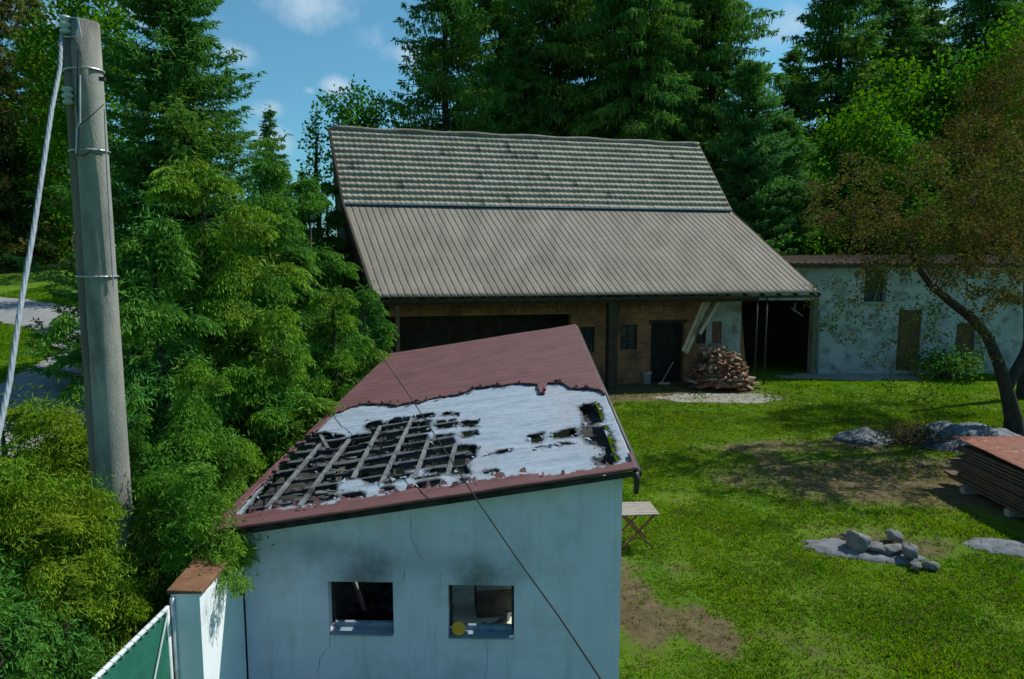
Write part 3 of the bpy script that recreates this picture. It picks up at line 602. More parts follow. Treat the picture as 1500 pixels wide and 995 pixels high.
def tile_mat():
    m, nt, b = base_mat('old_grey_roof_tiles'); a = N(nt, 'ShaderNodeAttribute'); a.attribute_name = 'tone'; tc = N(nt, 'ShaderNodeTexCoord'); v = tc.outputs['Object']
    mx = N(nt, 'ShaderNodeMix', data_type='RGBA', clamp_factor=True); nt.links.new(a.outputs['Fac'], mx.inputs[0]); mx.inputs[6].default_value = (.30,.25,.19,1); mx.inputs[7].default_value = (.40,.34,.262,1)
    c, _ = noise_mix(nt, v, mx.outputs[2], (.20,.165,.125), 1.3, 8, .5, .8)
    c, _ = noise_mix(nt, v, c, (.17,.155,.10), .45, 6, .58, .8)
    lt = N(nt, 'ShaderNodeMath', operation='LESS_THAN'); nt.links.new(a.outputs['Fac'], lt.inputs[0]); lt.inputs[1].default_value = -.3
    m2 = N(nt, 'ShaderNodeMix', data_type='RGBA'); nt.links.new(lt.outputs[0], m2.inputs[0]); nt.links.new(c, m2.inputs[6]); m2.inputs[7].default_value = (.13,.11,.09,1)
    nt.links.new(m2.outputs[2], b.inputs['Base Color']); b.inputs['Roughness'].default_value = .9
    n_ = N(nt, 'ShaderNodeTexNoise', Scale=12.0, Detail=6.0); nt.links.new(v, n_.inputs['Vector']); bp = N(nt, 'ShaderNodeBump', Strength=.4, Distance=.03); nt.links.new(n_.outputs[0], bp.inputs['Height']); nt.links.new(bp.outputs[0], b.inputs['Normal'])
    return m
o = link_mesh('tiled_roof', tme, tile_mat(), barn); o['label'] = 'upper roof of weathered grey interlocking tiles'
md = o.modifiers.new('t', 'SOLIDIFY'); md.thickness = .04
MB().tube([G0-B0+Vector((0,0,.06))+(G1-G0)*f+Vector((0,0,.03*math.sin(f*40))) for f in np.linspace(0, 1, 40)], .13, 8).build('ridge_tiles', pm('ridge_tile', (.16,.14,.12), (.27,.24,.2), 2, .9), barn, smooth_=True)
# lean-to roof: broad ribs
NW = 66
def rib(U, V):
    f = np.mod(U*NW, 1.0); p = np.clip((.5-np.abs(f-.5))*9, 0, 1); p = p*p*(3-2*p)
    lap = .012*(np.mod(V*3, 1.0) < .5)
    return .05*p+lap+.03*(fbm(U*20, V*5, 3.0, 4)-.5)
v, q, _, _ = surf(E0, E1, J0+(E0-J0)*.0+Vector((0,0,-.05)), J1+Vector((0,0,-.05)), NW*10+1, 25, rib)
lme = np_mesh('lean_to_roof', v, q)
lm = pm('grey_fibre_cement', (.21,.182,.150), (.275,.238,.198), 1.2, .85, .4, 18, (1,.4,.4), c3=(.16,.135,.11), s3=.9, lo3=.5, hi3=.8)
o = link_mesh('lean_to_roof', lme, lm, barn); md = o.modifiers.new('t', 'SOLIDIFY'); md.thickness = .02; o['label'] = 'lower roof of ribbed grey brown sheets'
# dark purlins/rafters under it
mb = MB()
for f in np.linspace(.01, .99, 24):
    a = lerp(E0, E1, f)-B0; b = lerp(J0, J1, f)-B0; mb.bar(lerp(a, b, .02)-Vector((0,0,.18)), b-Vector((0,0,.22)), .1, .14)
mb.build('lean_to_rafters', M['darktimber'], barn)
d_ = (J0-E0).normalized()
MB().bar(J0-B0+Vector((0,-.05,.04)), J1-B0+Vector((0,-.05,.06)), .16, .05).build('flashing', pm('blue_grey_flashing', (.28,.34,.40), (.40,.46,.52), 3, .5), barn)
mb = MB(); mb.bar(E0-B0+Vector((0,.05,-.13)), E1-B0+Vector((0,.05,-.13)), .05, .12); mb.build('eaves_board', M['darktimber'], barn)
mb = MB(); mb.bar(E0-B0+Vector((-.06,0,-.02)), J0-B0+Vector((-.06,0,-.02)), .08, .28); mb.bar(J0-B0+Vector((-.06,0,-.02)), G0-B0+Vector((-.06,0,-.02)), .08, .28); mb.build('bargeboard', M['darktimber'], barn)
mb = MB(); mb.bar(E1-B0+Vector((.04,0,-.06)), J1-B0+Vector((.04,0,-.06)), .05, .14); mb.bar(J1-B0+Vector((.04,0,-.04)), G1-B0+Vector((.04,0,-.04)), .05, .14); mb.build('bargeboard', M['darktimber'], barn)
# back slope and gables
bk0 = G0-B0+bn*6+Vector((0,0,-6.2)); bk1 = G1-B0+bn*6+Vector((0,0,-6.2))
mb = MB(); mb.add([G0-B0, G1-B0, bk1, bk0, G0-B0-Vector((0,0,.1)), G1-B0-Vector((0,0,.1)), bk1-Vector((0,0,.1)), bk0-Vector((0,0,.1))], [(0,1,2,3),(7,6,5,4),(0,4,5,1),(1,5,6,2),(2,6,7,3),(3,7,4,0)]); mb.build('back_roof', tile_mat(), barn)
def brick_mat():
    m, nt, b = base_mat('brown_orange_brick'); tc = N(nt, 'ShaderNodeTexCoord'); mp = N(nt, 'ShaderNodeMapping'); mp.inputs['Rotation'].default_value = (R(90), 0, 0)
    nt.links.new(tc.outputs['Object'], mp.inputs[0])
    bt = N(nt, 'ShaderNodeTexBrick', Scale=1.0); bt.inputs['Color1'].default_value = (.44,.165,.05,1); bt.inputs['Color2'].default_value = (.28,.10,.04,1); bt.inputs['Mortar'].default_value = (.26,.19,.13,1)
    bt.inputs['Brick Width'].default_value = .42; bt.inputs['Row Height'].default_value = .14; bt.inputs['Mortar Size'].default_value = .016; bt.inputs['Bias'].default_value = 0
    nt.links.new(mp.outputs[0], bt.inputs['Vector'])
    c, _ = noise_mix(nt, tc.outputs['Object'], bt.outputs[0], (.07,.04,.025), 1.0, 8, .45, .75)
    c, _ = noise_mix(nt, tc.outputs['Object'], c, (.42,.24,.12), 2.5, 8, .62, .8)
    nt.links.new(c, b.inputs['Base Color']); b.inputs['Roughness'].default_value = .95
    bp = N(nt, 'ShaderNodeBump', Strength=.6, Distance=.02); nt.links.new(bt.outputs['Fac'], bp.inputs['Height']); bp.invert = True; nt.links.new(bp.outputs[0], b.inputs['Normal'])
    return m
M['brick'] = brick_mat()
# barn body in its own frame: x along eaves (bd), y back (bn)
ang = math.atan2(bd.y, bd.x)
body = bpy.data.objects.new('wall', None)
# front wall line: 1.7 m behind eaves; corner where brick ends
WY = 1.7; LX = (E1-E0).length
def on_wall(px, py, wy=WY):   # -> (x along, z)
    d = pdir(px, py); o_ = Vector((0, 0, CAMZ))-B0; k = (wy-o_.dot(bn))/d.dot(bn); q = o_+d*k; return q.dot(bd), q.z
XE = on_wall(1084, 500)[0]
ops = []   # openings: (x0,x1,z0,z1)
def op(a, b, c, d_):
    p = on_wall(a, c); q = on_wall(b, d_); return (p[0], q[0], max(q[1], 0), p[1])
o_win1 = op(845, 871, 479, 516); o_win2 = op(909, 933, 476, 512); o_door = op(954, 1000, 474, 575); o_win3 = op(1020, 1033, 472, 503); o_shut = op(1043, 1056, 471, 503)
print('XE', XE, LX, o_win1, o_door, on_wall(950, 570))
def wall_with_ops(name, x0, x1, z0, z1, y, th, ops, mat, parent):
    mb = MB(); xs_ = sorted(set([x0, x1]+[o for p in ops for o in p[:2]]))
    for a, b in zip(xs_[:-1], xs_[1:]):
        inside = [p for p in ops if p[0] <= a+1e-6 and p[1] >= b-1e-6]
        if inside:
            p = inside[0]
            if p[2] > z0+.01: mb.box(a, b, y, y+th, z0, p[2])
            if p[3] < z1-.01: mb.box(a, b, y, y+th, p[3], z1)
        else: mb.box(a, b, y, y+th, z0, z1)
    return mb.build(name, mat, parent)
def set_local(o): o.rotation_euler = (0, 0, ang); return o
XB = on_wall(836, 500)[0]
set_local(MB().box(.6, XB-.002, WY, WY+.35, 3.3, 4.9).build('bay_lintel', M['brick'], barn))
set_local(wall_with_ops('brick_wall', XB, XE, 0, 4.9, WY, .4, [o_win1, o_win2, o_door, o_win3, o_shut], M['brick'], barn))
sunlit_brick = pm('sunlit_brick_tone', (.28,.29,.27), (.42,.43,.40), 1.4, .9, .4, 25, c3=(.22,.17,.12), s3=1.6, lo3=.52, hi3=.66)
# pale skin putting sunlight into the brick's colour at the right end, with shutter
p = on_wall(1034, 480)[0]; xs0 = p+.02
set_local(wall_with_ops('sunlit_brick_skin', xs0, XE-.002, 0.002, 4.7, WY-.02, .018, [o_shut], sunlit_brick, barn))
for w in (o_win1, o_win2, o_win3):
    wf = set_local(MB().box(w[0], w[1], WY+.12, WY+.16, w[2], w[3]).build('window', M['glassy'], barn))
    mb = MB(); t = .07
    mb.box(w[0], w[0]+t, WY+.06, WY+.11, w[2], w[3]); mb.box(w[1]-t, w[1], WY+.06, WY+.11, w[2], w[3]); mb.box(w[0]+t, w[1]-t, WY+.06, WY+.11, w[3]-t, w[3]); mb.box(w[0]+t, w[1]-t, WY+.06, WY+.11, w[2], w[2]+t)
    mx_ = (w[0]+w[1])/2; mb.box(mx_-.02, mx_+.02, WY+.062, WY+.108, w[2]+t, w[3]-t); mb.box(w[0]+t, mx_-.02, WY+.062, WY+.108, (w[2]+w[3])/2-.02, (w[2]+w[3])/2+.02); mb.box(mx_+.02, w[1]-t, WY+.062, WY+.108, (w[2]+w[3])/2-.02, (w[2]+w[3])/2+.02)
    fo = mb.build('window_frame', M['darktimber'], wf)
set_local(MB().box(o_shut[0]+.01, o_shut[1]-.01, WY+.02, WY+.07, o_shut[2]+.01, o_shut[3]-.01).build('shutter', M['rust'], barn))
mb = MB()
for k in range(5):
    a = o_door[0]+(o_door[1]-o_door[0])*k/5; b = o_door[0]+(o_door[1]-o_door[0])*(k+1)/5; mb.box(a+.01, b-.01, WY+.25+.01*(k % 2), WY+.3, .02, o_door[3]-.02)
set_local(mb.build('door', pm('black_brown_door', (.015,.012,.01), (.03,.025,.02), 3), barn))
set_local(MB().box(o_door[0]-.12, o_door[1]+.12, WY-.03, WY+.05, o_door[3], o_door[3]+.16).build('lintel', M['darktimber'], barn))
# beams, rafter tails and posts of the lean-to
def post(px, pt, pb, wy, w, mat, name='post'):
    x, z = on_wall(px, pb, wy); mb = MB(); mb.box(x-w/2, x+w/2, wy-w/2, wy+w/2, 0, 4.25); return set_local(mb.build(name, mat, barn))
post(583, 437, 510, .35, .16, M['timber']); post(895, 437, 560, .5, .42, M['darktimber'])
for px in (1108, 1122):
    x, z = on_wall(px, 545, -.02); set_local(MB().tube([(x, .12, 0), (x, .12, 4.1)], .045, 8).build('steel_post', M['blackmetal'], barn, smooth_=True))
set_local(MB().box(.3, XE, .22, .42, 3.86, 4.05).build('eaves_beam', M['darktimber'], barn))
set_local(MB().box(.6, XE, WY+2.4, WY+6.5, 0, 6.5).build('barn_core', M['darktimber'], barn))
for x0 in (.45, LX-2.6):
    mb = MB(); mb.add([(x0, WY+.4, 0), (x0+.3, WY+.4, 0), (x0+.3, WY+9, 0), (x0, WY+9, 0), (x0-.6, WY+.4, 4.9), (x0-.3, WY+.4, 4.9), (x0-1.2, WY+9, 4.9), (x0-1.5, WY+9, 4.9)], [(0,3,2,1),(4,5,6,7),(0,1,5,4),(1,2,6,5),(2,3,7,6),(3,0,4,7)])
    set_local(mb.build('end_wall', M['brick'], barn))
mb = MB(); go0 = G0-B0; jo = J0-B0; eo = E0-B0
mb.add([eo+Vector((.3,.6,-.3)), jo+Vector((.15,0,-.2)), go0+Vector((.15,0,-.2)), bk0+Vector((.15,-.3,-.2)), eo+Vector((.5,.6,-.3)), jo+Vector((.35,0,-.2)), go0+Vector((.35,0,-.2)), bk0+Vector((.35,-.3,-.2))],
       [(0,1,2,3),(7,6,5,4),(0,4,5,1),(1,5,6,2),(2,6,7,3),(3,7,4,0)]); mb.build('gable_cladding', M['darktimber'], barn)
mb = MB(); jo = J1-B0; eo = E1-B0; go0 = G1-B0
mb.add([jo+Vector((-.35,0,-.2)), go0+Vector((-.35,0,-.2)), bk1+Vector((-.35,-.3,-.2)), jo+Vector((-.5,0,-.2)), go0+Vector((-.5,0,-.2)), bk1+Vector((-.5,-.3,-.2))],
       [(0,1,2),(5,4,3),(0,3,4,1),(1,4,5,2),(2,5,3,0)]); mb.build('gable_cladding', M['darktimber'], barn)
# hanging laths above the brick wall (rack under the roof)
mb = MB()
for k in range(26):
    x = 1.5+k*.5+rng.uniform(-.1, .1); mb.bar((x, WY-.25, 3.4+rng.uniform(-.1, .1)), (x, WY-.05, 4.2), .06, .04)
mb.bar((1, WY-.2, 3.62), (14.5, WY-.2, 3.62), .05, .05); set_local(mb.build('hay_rack', M['timber'], barn))
# ------------------------------------------------------------------ white building at right
FY = 34.3
wh = empty('white_outbuilding', (0, 0, 0), 0, 'long white rendered outbuilding with low rusty roof and open garage bay', 'outbuilding')
def fop(a, b, c, d_, y=FY): p = P(a, c, y); q = P(b, d_, y); return (p.x, q.x, max(q.z, 0), p.z)
g_ = fop(1085, 1186, 440, 560); g_ = (g_[0], g_[1], 0, g_[3]); w_a = fop(1268, 1297, 394, 442); d_a = fop(1317, 1346, 454, 536); w_b = fop(1402, 1426, 474, 530); d_a = (d_a[0], d_a[1], .15, d_a[3])
print('WHITE', g_, w_a, d_a)
oldwhite = pm('old_lime_render', (.32,.32,.31), (.46,.46,.44), .9, .9, .4, 20, c3=(.17,.16,.13), s3=1.6, lo3=.5, hi3=.68)
ztop = P(1300, 392, FY).z
wall_with_ops('rendered_wall', P(1040, 440, FY).x, 34, 0, ztop, FY, .4, [g_, w_a, d_a, w_b], oldwhite, wh)
MB().box(w_a[0]+.05, w_a[1]-.05, FY+.25, FY+.28, w_a[2], w_a[3]).build('window', M['glassy'], wh)
mb = MB(); mb.box(w_a[0], w_a[0]+.08, FY+.12, FY+.2, w_a[2], w_a[3]); mb.box(w_a[1]-.08, w_a[1], FY+.12, FY+.2, w_a[2], w_a[3]); mb.bar(((w_a[0]+w_a[1])/2+.05, FY+.15, w_a[2]), (w_a[1]-.15, FY+.1, w_a[3]-.1), .06, .04); mb.build('window_frame', M['greywood'], wh)
MB().box(w_a[0]-.12, w_a[1]+.15, FY-.14, FY+.05, w_a[2]-.14, w_a[2]).build('window_sill', pm('mossy_sill', (.22,.22,.14), (.3,.29,.2), 4), wh)
bd_ = MB()
for k in range(6):
    a = d_a[0]+(d_a[1]-d_a[0])*k/6; bd_.box(a+.008, a+(d_a[1]-d_a[0])/6-.008, FY+.14, FY+.18+.005*(k % 2), d_a[2], d_a[3])
dm = pm('brown_board_door', (.10,.055,.028), (.17,.10,.05), 4, .9, .4, 20, (4,1,.5))
bd_.build('door', dm, wh); MB().box(w_b[0], w_b[1], FY+.14, FY+.2, w_b[2], w_b[3]).build('shutter', dm, wh)
MB().box(g_[1], g_[1]+.24, FY-.06, FY-.003, 0, g_[3]+.1).build('garage_frame', pm('olive_brown_frame', (.13,.115,.06), (.19,.16,.09), 4), wh)
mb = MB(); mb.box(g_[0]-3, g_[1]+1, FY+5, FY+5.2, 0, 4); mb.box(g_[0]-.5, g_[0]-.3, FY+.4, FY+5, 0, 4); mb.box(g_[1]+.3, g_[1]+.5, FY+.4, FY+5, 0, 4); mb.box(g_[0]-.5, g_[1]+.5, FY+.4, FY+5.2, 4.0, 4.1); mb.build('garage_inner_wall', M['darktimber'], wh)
mb = MB(); mb.bar((g_[1]-.9, FY+.5, 3.3), (g_[1]-.3, FY+.5, 2.9), .06, .06); mb.bar((g_[1]-.75, FY+.5, 3.1), (g_[1]-.7, FY+.5, 3.6), .06, .06); mb.build('knee_brace', M['greywood'], wh)
rl = P(1160, 372, FY-.3)
mb = MB(); mb.add([(10.8, FY-.45, ztop+.03), (34, FY-.45, ztop+.03), (34, FY+6.5, ztop+.55), (10.8, FY+6.5, ztop+.55), (10.8, FY-.45, ztop+.22), (34, FY-.45, ztop+.22), (34, FY+6.5, ztop+.70), (10.8, FY+6.5, ztop+.70)],
    [(0,3,2,1),(4,5,6,7),(0,1,5,4),(1,2,6,5),(2,3,7,6),(3,0,4,7)])
for x in np.arange(11, 34, .35): mb.bar((x, FY-.47, ztop+.235), (x, FY+6.5, ztop+.715), .06, .03)
mb.build('roof', pm('rusty_brown_roofing', (.045,.030,.022), (.10,.06,.042), 1.5, .85, .5, 12, c3=(.06,.07,.03), s3=.9), wh)
MB().tube([(P(1199, 500, FY-.1).x, FY-.1, 0), (P(1199, 500, FY-.1).x, FY-.1, 3.2)], .04, 8).build('downpipe', M['greyslate'], wh, smooth_=True)
# ------------------------------------------------------------------ split logs heap
def log_mesh(seed):
    g = np.random.default_rng(seed); mb = MB(); L = g.uniform(.38, .55); r = g.uniform(.055, .09); n = 7; kind = seed % 3
    prof = []
    if kind == 0:
        for k in range(n): a = 2*math.pi*k/n; prof.append((r*.7*math.cos(a), r*.7*math.sin(a)))
    elif kind == 1:
        prof = [(0, -r*.6)]+[(r*1.2*math.cos(a), r*1.2*math.sin(a)-r*.6) for a in np.linspace(.5, 2.4, 5)]
    else: prof = [(-r, -r*.4), (r*.9, -r*.5), (r, r*.1), (0, r*.8), (-r*.8, r*.3)]
    n = len(prof); vs = [(-L/2, x, y) for x, y in prof]+[(0, x*1.06, y*1.04) for x, y in prof]+[(L/2, x*g.uniform(.9, 1), y) for x, y in prof]; fs = [tuple(range(n-1, -1, -1)), tuple(range(2*n, 3*n))]
    for j in range(2):
        for k in range(n): fs.append((j*n+k, j*n+(k+1) % n, (j+1)*n+(k+1) % n, (j+1)*n+k))
    mb.add(vs, fs); me = bpy.data.meshes.new('split_log'); me.from_pydata(mb.v, [], mb.f); me.update(); return me
lmats = [pm('split_wood_%s' % n_, a, b, 5, .85, .5, 30, (1,4,4)) for n_, a, b in (('orange', (.19,.075,.04), (.30,.135,.07)), ('pale', (.30,.20,.13), (.42,.31,.21)), ('bark', (.10,.07,.05), (.2,.13,.09)))]
lms = []
for k in range(9): me = log_mesh(k); me.materials.append(lmats[[0, 1, 0, 2, 0, 1, 2, 0, 1][k]]); lms.append(me)
hc = Pz(1066, 574); g = np.random.default_rng(11); hcx, hcy = hc.x, hc.y+1.0; protos = {}
lx = Pz(1022, 578).x; rx = Pz(1106, 572).x
for k in range(270):
    a = g.uniform(0, 6.28); q = math.sqrt(g.random()); x = hcx+q*math.cos(a)*(rx-lx)/2*1.05; y = hcy+q*math.sin(a)*1.25
    top = 1.7*(1-q**2.6)*(1.0+.22*(hcx-x))+.12; z = max(.07, top*(1-g.random()**3*.35))
    me = lms[k % 9]
    if k % 9 not in protos: o = bpy.data.objects.new('split_log', me); protos[k % 9] = o
    else: o = protos[k % 9].copy()
    COL.objects.link(o); o.location = (x, y, z); o.rotation_euler = (g.normal(0, .5), g.normal(0, .35), g.uniform(0, 3.14))
    props(o, 'split firewood log in the loose heap under the lean-to roof', 'log', 'split logs heaped by the barn')
mb = MB(); vs = []; fs = []
for j in range(8):
    for k in range(20):
        a = 6.283*k/20; q = j/7*.92; vs.append((hcx+q*math.cos(a)*(rx-lx)/2, hcy+q*math.sin(a)*1.15, max(-.05, 1.6*(1-q**1.7)*(1-.2*q*math.cos(a))-.05)))
for j in range(7):
    for k in range(20): fs.append((j*20+k, j*20+(k+1) % 20, (j+1)*20+(k+1) % 20, (j+1)*20+k))
mb.add(vs, fs); props(mb.build('wood_chips', lmats[0]), 'brown chips and broken bark filling the firewood heap', 'wood chips', kind='stuff')
# leaning planks
g = np.random.default_rng(4)
def bw(x, y, z=0): return B0+bd*x+bn*y+Vector((0, 0, z))
pl_pts = [((1001, 507), (1040, 433), 'leftmost'), ((1006, 510), (1046, 434), 'second from left'), ((1024, 480), (1056, 433), 'third from left'), ((1030, 478), (1064, 433), 'rightmost')]
for (a, b, wd) in pl_pts:
    xa, za = on_wall(a[0], a[1], .55); xb, zb = on_wall(b[0], b[1], .55)
    k = (za-.05)/(zb-za); xa -= (xb-xa)*k*.12; za = za-(zb-za)*k*.12
    o = MB().bar(bw(xa, .35, za), bw(xb, .85, zb), .16, .05, bn).build('leaning_plank', M['paletimber'] if wd != 'third from left' else M['timber'])
    props(o, 'bare sawn plank leaning above the firewood heap, %s of four' % wd, 'plank', 'planks leaning in the lean-to')
# bucket, rods, bench, stuff under lean-to
b_ = Pz(947, 562); bk_ = empty('bucket', (b_.x, b_.y, 0), 0, 'white plastic bucket standing beside the dark barn door', 'bucket')
MB().lathe((0, 0, 0), [(.19, 0), (.23, .5), (.245, .5), (.245, .54), (.2, .54), (.17, .1)], 20).build('pail', pm('white_plastic', (.5,.55,.58), (.6,.64,.66), 8, .5), bk_, smooth_=True)
MB().tube([(-.24, 0, .5), (-.2, -.05, .36), (0, -.1, .28), (.2, -.05, .36), (.24, 0, .5)], .008, 6).build('handle', M['metal'], bk_)
p0 = Pz(968, 563); o = MB().tube([p0+Vector((0,0,.03)), p0+Vector((.62, .3, 1.0))], .025, 6).add([p0+Vector((-.1,-.05,.01)), p0+Vector((.4,-.12,.01)), p0+Vector((.4,-.02,.09)), p0+Vector((-.1,.03,.09))], [(0,1,2,3)]).build('yard_broom', M['paletimber'])
props(o, 'pale handled broom leaning at the foot of the dark door', 'broom')
wbn = empty('log_bench', bw(5.8, .7), ang, 'dark rough bench in the shade left of the barn door', 'bench')
MB().box(-.9, .9, -.2, .2, .42, .49).build('seat', M['darktimber'], wbn)
for x in (-.75, .75): MB().box(x-.04, x+.04, -.17, .17, 0, .42).build('leg', M['darktimber'], wbn)
g = np.random.default_rng(14)
for i, (x, y, h) in enumerate([(8.4, 1.3, 1.6), (8.9, 1.4, 1.2), (9.5, 1.45, 1.9)]):
    o = MB().tube([bw(x, y-.5, .03), bw(x+.15, y+.2, h)], .03, 6).build('garden_tool', M['timber'])
    props(o, ['worn wooden tool handle leaning on the brick wall under the left window', 'shortest wooden handle leaning on the brick wall', 'longest wooden handle leaning on the brick wall near the bucket'][i], 'tool handle', 'tool handles leaning on the brick wall')
# ------------------------------------------------------------------ plank stack with rusty cover
sx, sy0, sy1 = 11.0, 12.6, 16.7
me = bpy.data.meshes.new('stacked_plank'); mb = MB(); mb.box(-.14, .14, -2.0, 2.0, 0, .055); me.from_pydata(mb.v, [], mb.f); me.materials.append(M['darktimber'])
me2 = me.copy(); me2.materials.clear(); me2.materials.append(pm('damp_brown_plank', (.07,.045,.03), (.13,.09,.06), 4, .9, .4, 20))
pp = bpy.data.objects.new('stacked_plank', me); g = np.random.default_rng(21); first = True; Z = .18
for L_ in range(12):
    for c in range(5):
        o = pp if first else pp.copy(); first = False
        if (L_+c) % 3 == 0: o.data = me2
        COL.objects.link(o); o.location = (sx+.16+c*.5+g.normal(0, .03), 14.65+g.normal(0, .16), Z); o.rotation_euler = (0, 0, g.normal(0, .011)-.02)
        props(o, 'dark brown board in the plank stack under the rusty sheet', 'plank', 'boards in the covered stack')
    Z += .078
mb = MB()
for y in (13.2, 14.6, 16.1): mb.box(sx-.05, sx+3, y-.08, y+.08, .02, .17)
props(mb.build('stack_bearers', M['greywood']), 'grey bearers carrying the covered plank stack', 'bearers')
nv = 60; U, V = np.meshgrid(np.linspace(0, 1, 61), np.linspace(0, 1, 20))
cx = sx-.12+U*3.4+.25*V; cy = 12.5+V*4.4; cz = Z+.04+.022*np.sin(U*2*np.pi*22)+.04*(fbm(cx, cy, 1.2, 6))+.06*V
i = (np.arange(19)[:, None]*61+np.arange(60)[None, :]).ravel(); cme = np_mesh('stack_cover', np.stack([cx, cy, cz], -1).reshape(-1, 3), np.stack([i, i+1, i+62, i+61], 1))
o = link_mesh('stack_cover', cme, M['rust']); md = o.modifiers.new('t', 'SOLIDIFY'); md.thickness = .008; props(o, 'rusty red corrugated sheet lying on the plank stack', 'roofing sheet')
# ------------------------------------------------------------------ tarps, rocks, slabs
def mound(name, cx, cy, rx, ry, h, mat, label, cat, seed, rz=0, fold=.07):
    n = 40; U, V = np.meshgrid(np.linspace(-1, 1, n), np.linspace(-1, 1, n)); rr_ = np.sqrt(U**2+V**2); k = np.maximum(np.abs(U), np.abs(V))/np.maximum(rr_, 1e-6)
    x = U*k*rx*(1+.25*(vnoise(U*3+seed, V*3, 1.0, seed)-.5)); y = V*k*ry*(1+.25*(vnoise(U*3, V*3+seed, 1.0, seed+3)-.5)); q = np.clip(1-np.maximum(np.abs(U), np.abs(V))**2.2, 0, 1)
    z = h*q**.7*(.75+.5*vnoise(U*3, V*3, 1.0, seed+5))+fold*h*(fbm(x*2, y*2, .5, seed)-.5)*4*np.clip(q*3, .05, 1); z = np.maximum(z, .012+.01*q)
    z[0] = z[-1] = -.03; z[:, 0] = z[:, -1] = -.03
    i = (np.arange(n-1)[:, None]*n+np.arange(n-1)[None, :]).ravel()
    me = np_mesh(name, np.stack([x, y, z], -1).reshape(-1, 3), np.stack([i, i+1, i+n+1, i+n], 1)); o = link_mesh(name, me, mat, smooth_=True); o.location = (cx, cy, 0); o.rotation_euler = (0, 0, rz); props(o, label, cat); return o
a = Pz(1275, 648); mound('tarpaulin', a.x, a.y+.3, 1.0, .8, .32, M['tarp'], 'small low blue grey tarpaulin lying left of the brush', 'tarpaulin', 3)
a = Pz(1425, 655); mound('tarpaulin', a.x+.1, a.y+.5, 2.0, 1.3, .55, M['tarp'], 'large blue grey tarpaulin over a pile beside the fruit tree trunk', 'tarpaulin', 7)
a = Pz(1475, 805); mound('stone_slab', a.x+.2, a.y, .95, .5, .07, M['slab'], 'flat grey slab in the grass below the plank stack', 'slab', 15, -.4)
a = Pz(1262, 808); mound('ash_slab', a.x, a.y, 1.05, .52, .09, M['slab'], 'flat ash grey slab under the fire pit stones', 'slab', 21, -.35)
def rock(px, py, w, h, d, seed, lab):
    p = Pz(px, py); g = np.random.default_rng(seed); n1, n2 = 18, 12; vs = []; fs = []
    for j in range(n2+1):
        th = math.pi*j/n2
        for k in range(n1):
            ph = 2*math.pi*k/n1; v = np.array([math.sin(th)*math.cos(ph), math.sin(th)*math.sin(ph), math.cos(th)])
            vs.append(v)
    vs = np.array(vs); w *= 1.2; h *= .95; d *= 1.2; vs = vs; dr = g.normal(size=(13, 3)); dr /= np.linalg.norm(dr, axis=1)[:, None]
    m = np.ones(len(vs))
    for q in dr: dd = vs@q; lim = g.uniform(.45, .82); m = np.where(dd > 0, np.minimum(m, lim/np.maximum(dd, 1e-3)), m)
    vs = vs*m[:, None]*(1+.06*g.normal(size=len(vs)))[:, None]*np.array([w/2, d/2, h/2])
    for j in range(n2):
        for k in range(n1): fs.append((j*n1+k, j*n1+(k+1) % n1, (j+1)*n1+(k+1) % n1, (j+1)*n1+k))
    me = np_mesh('rock', vs, fs); o = link_mesh('rock', me, M['stone']); o.location = (p.x, p.y, h*.36+.03); o.rotation_euler = (g.uniform(-.2, .2), g.uniform(-.2, .2), g.uniform(0, 6)); props(o, lab, 'rock', 'stones around the fire pit')
for a in [(1256, 808, .52, .55, .5, 1, 'tallest upright grey stone at the left of the fire pit'), (1283, 812, .42, .34, .4, 2, 'squat grey stone second from the left in the fire pit'), (1306, 815, .36, .3, .36, 3, 'middle stone low between its taller fire pit neighbours'),
          (1331, 822, .34, .52, .36, 4, 'tall pointed stone at the right side of the fire pit'), (1341, 836, .26, .17, .24, 5, 'small flat brownish stone in front of the pointed stone'), (1360, 834, .3, .2, .26, 6, 'pale small stone at the far right end of the fire pit'),
          (1308, 795, .4, .28, .3, 7, 'dark mossy stone at the back of the fire pit'), (1243, 792, .3, .22, .26, 8, 'dark small stone behind the tallest fire pit stone')]: rock(*a)
# ------------------------------------------------------------------ folding table by the shed
tp = Pz(934, 800); tb = empty('folding_table', (tp.x-.05, tp.y+.1, 0), R(4), 'folding garden table with grey slatted top and crossed red brown legs', 'table')
mb = MB()
for k in range(7): mb.box(-.40, .40, -.35+k*.102, -.35+k*.102+.09, .72, .745)
mb.build('tabletop', M['greywood'], tb, bevel=.004)
redleg = pm('red_brown_leg', (.16,.05,.035), (.24,.08,.05), 6, .7)
for y in (-.28, .28):
    for s_ in (-1, 1): MB().bar((-.33*s_, y+.02*s_, 0), (.33*s_, y+.02*s_, .71), .035, .025, (0, 1, 0)).build('leg', redleg, tb)
for s_ in (-1, 1): MB().bar((.33*s_, -.3, .70), (.33*s_, .3, .70), .03, .03).build('rail', redleg, tb)
# ------------------------------------------------------------------ utility pole
pb = P(172, 800, 7.9); pole = empty('utility_pole', (pb.x, pb.y, 0), 0, 'tall tapered concrete utility pole with insulators and steel bands', 'utility pole')
ptz = P(125, 33, 7.9).z; ptx = P(124, 33, 7.9).x-pb.x; pbx = 0
def pc(z): f = z/ptz; return Vector((pbx+(ptx-pbx)*f-.0, 0, z))
pp1 = MB(); pp1.tube([pc(z) for z in np.linspace(-.3, ptz, 12)], list(np.linspace(.195, .145, 12)), 28)
pp1.build('shaft', M['concrete'], pole, smooth_=True)
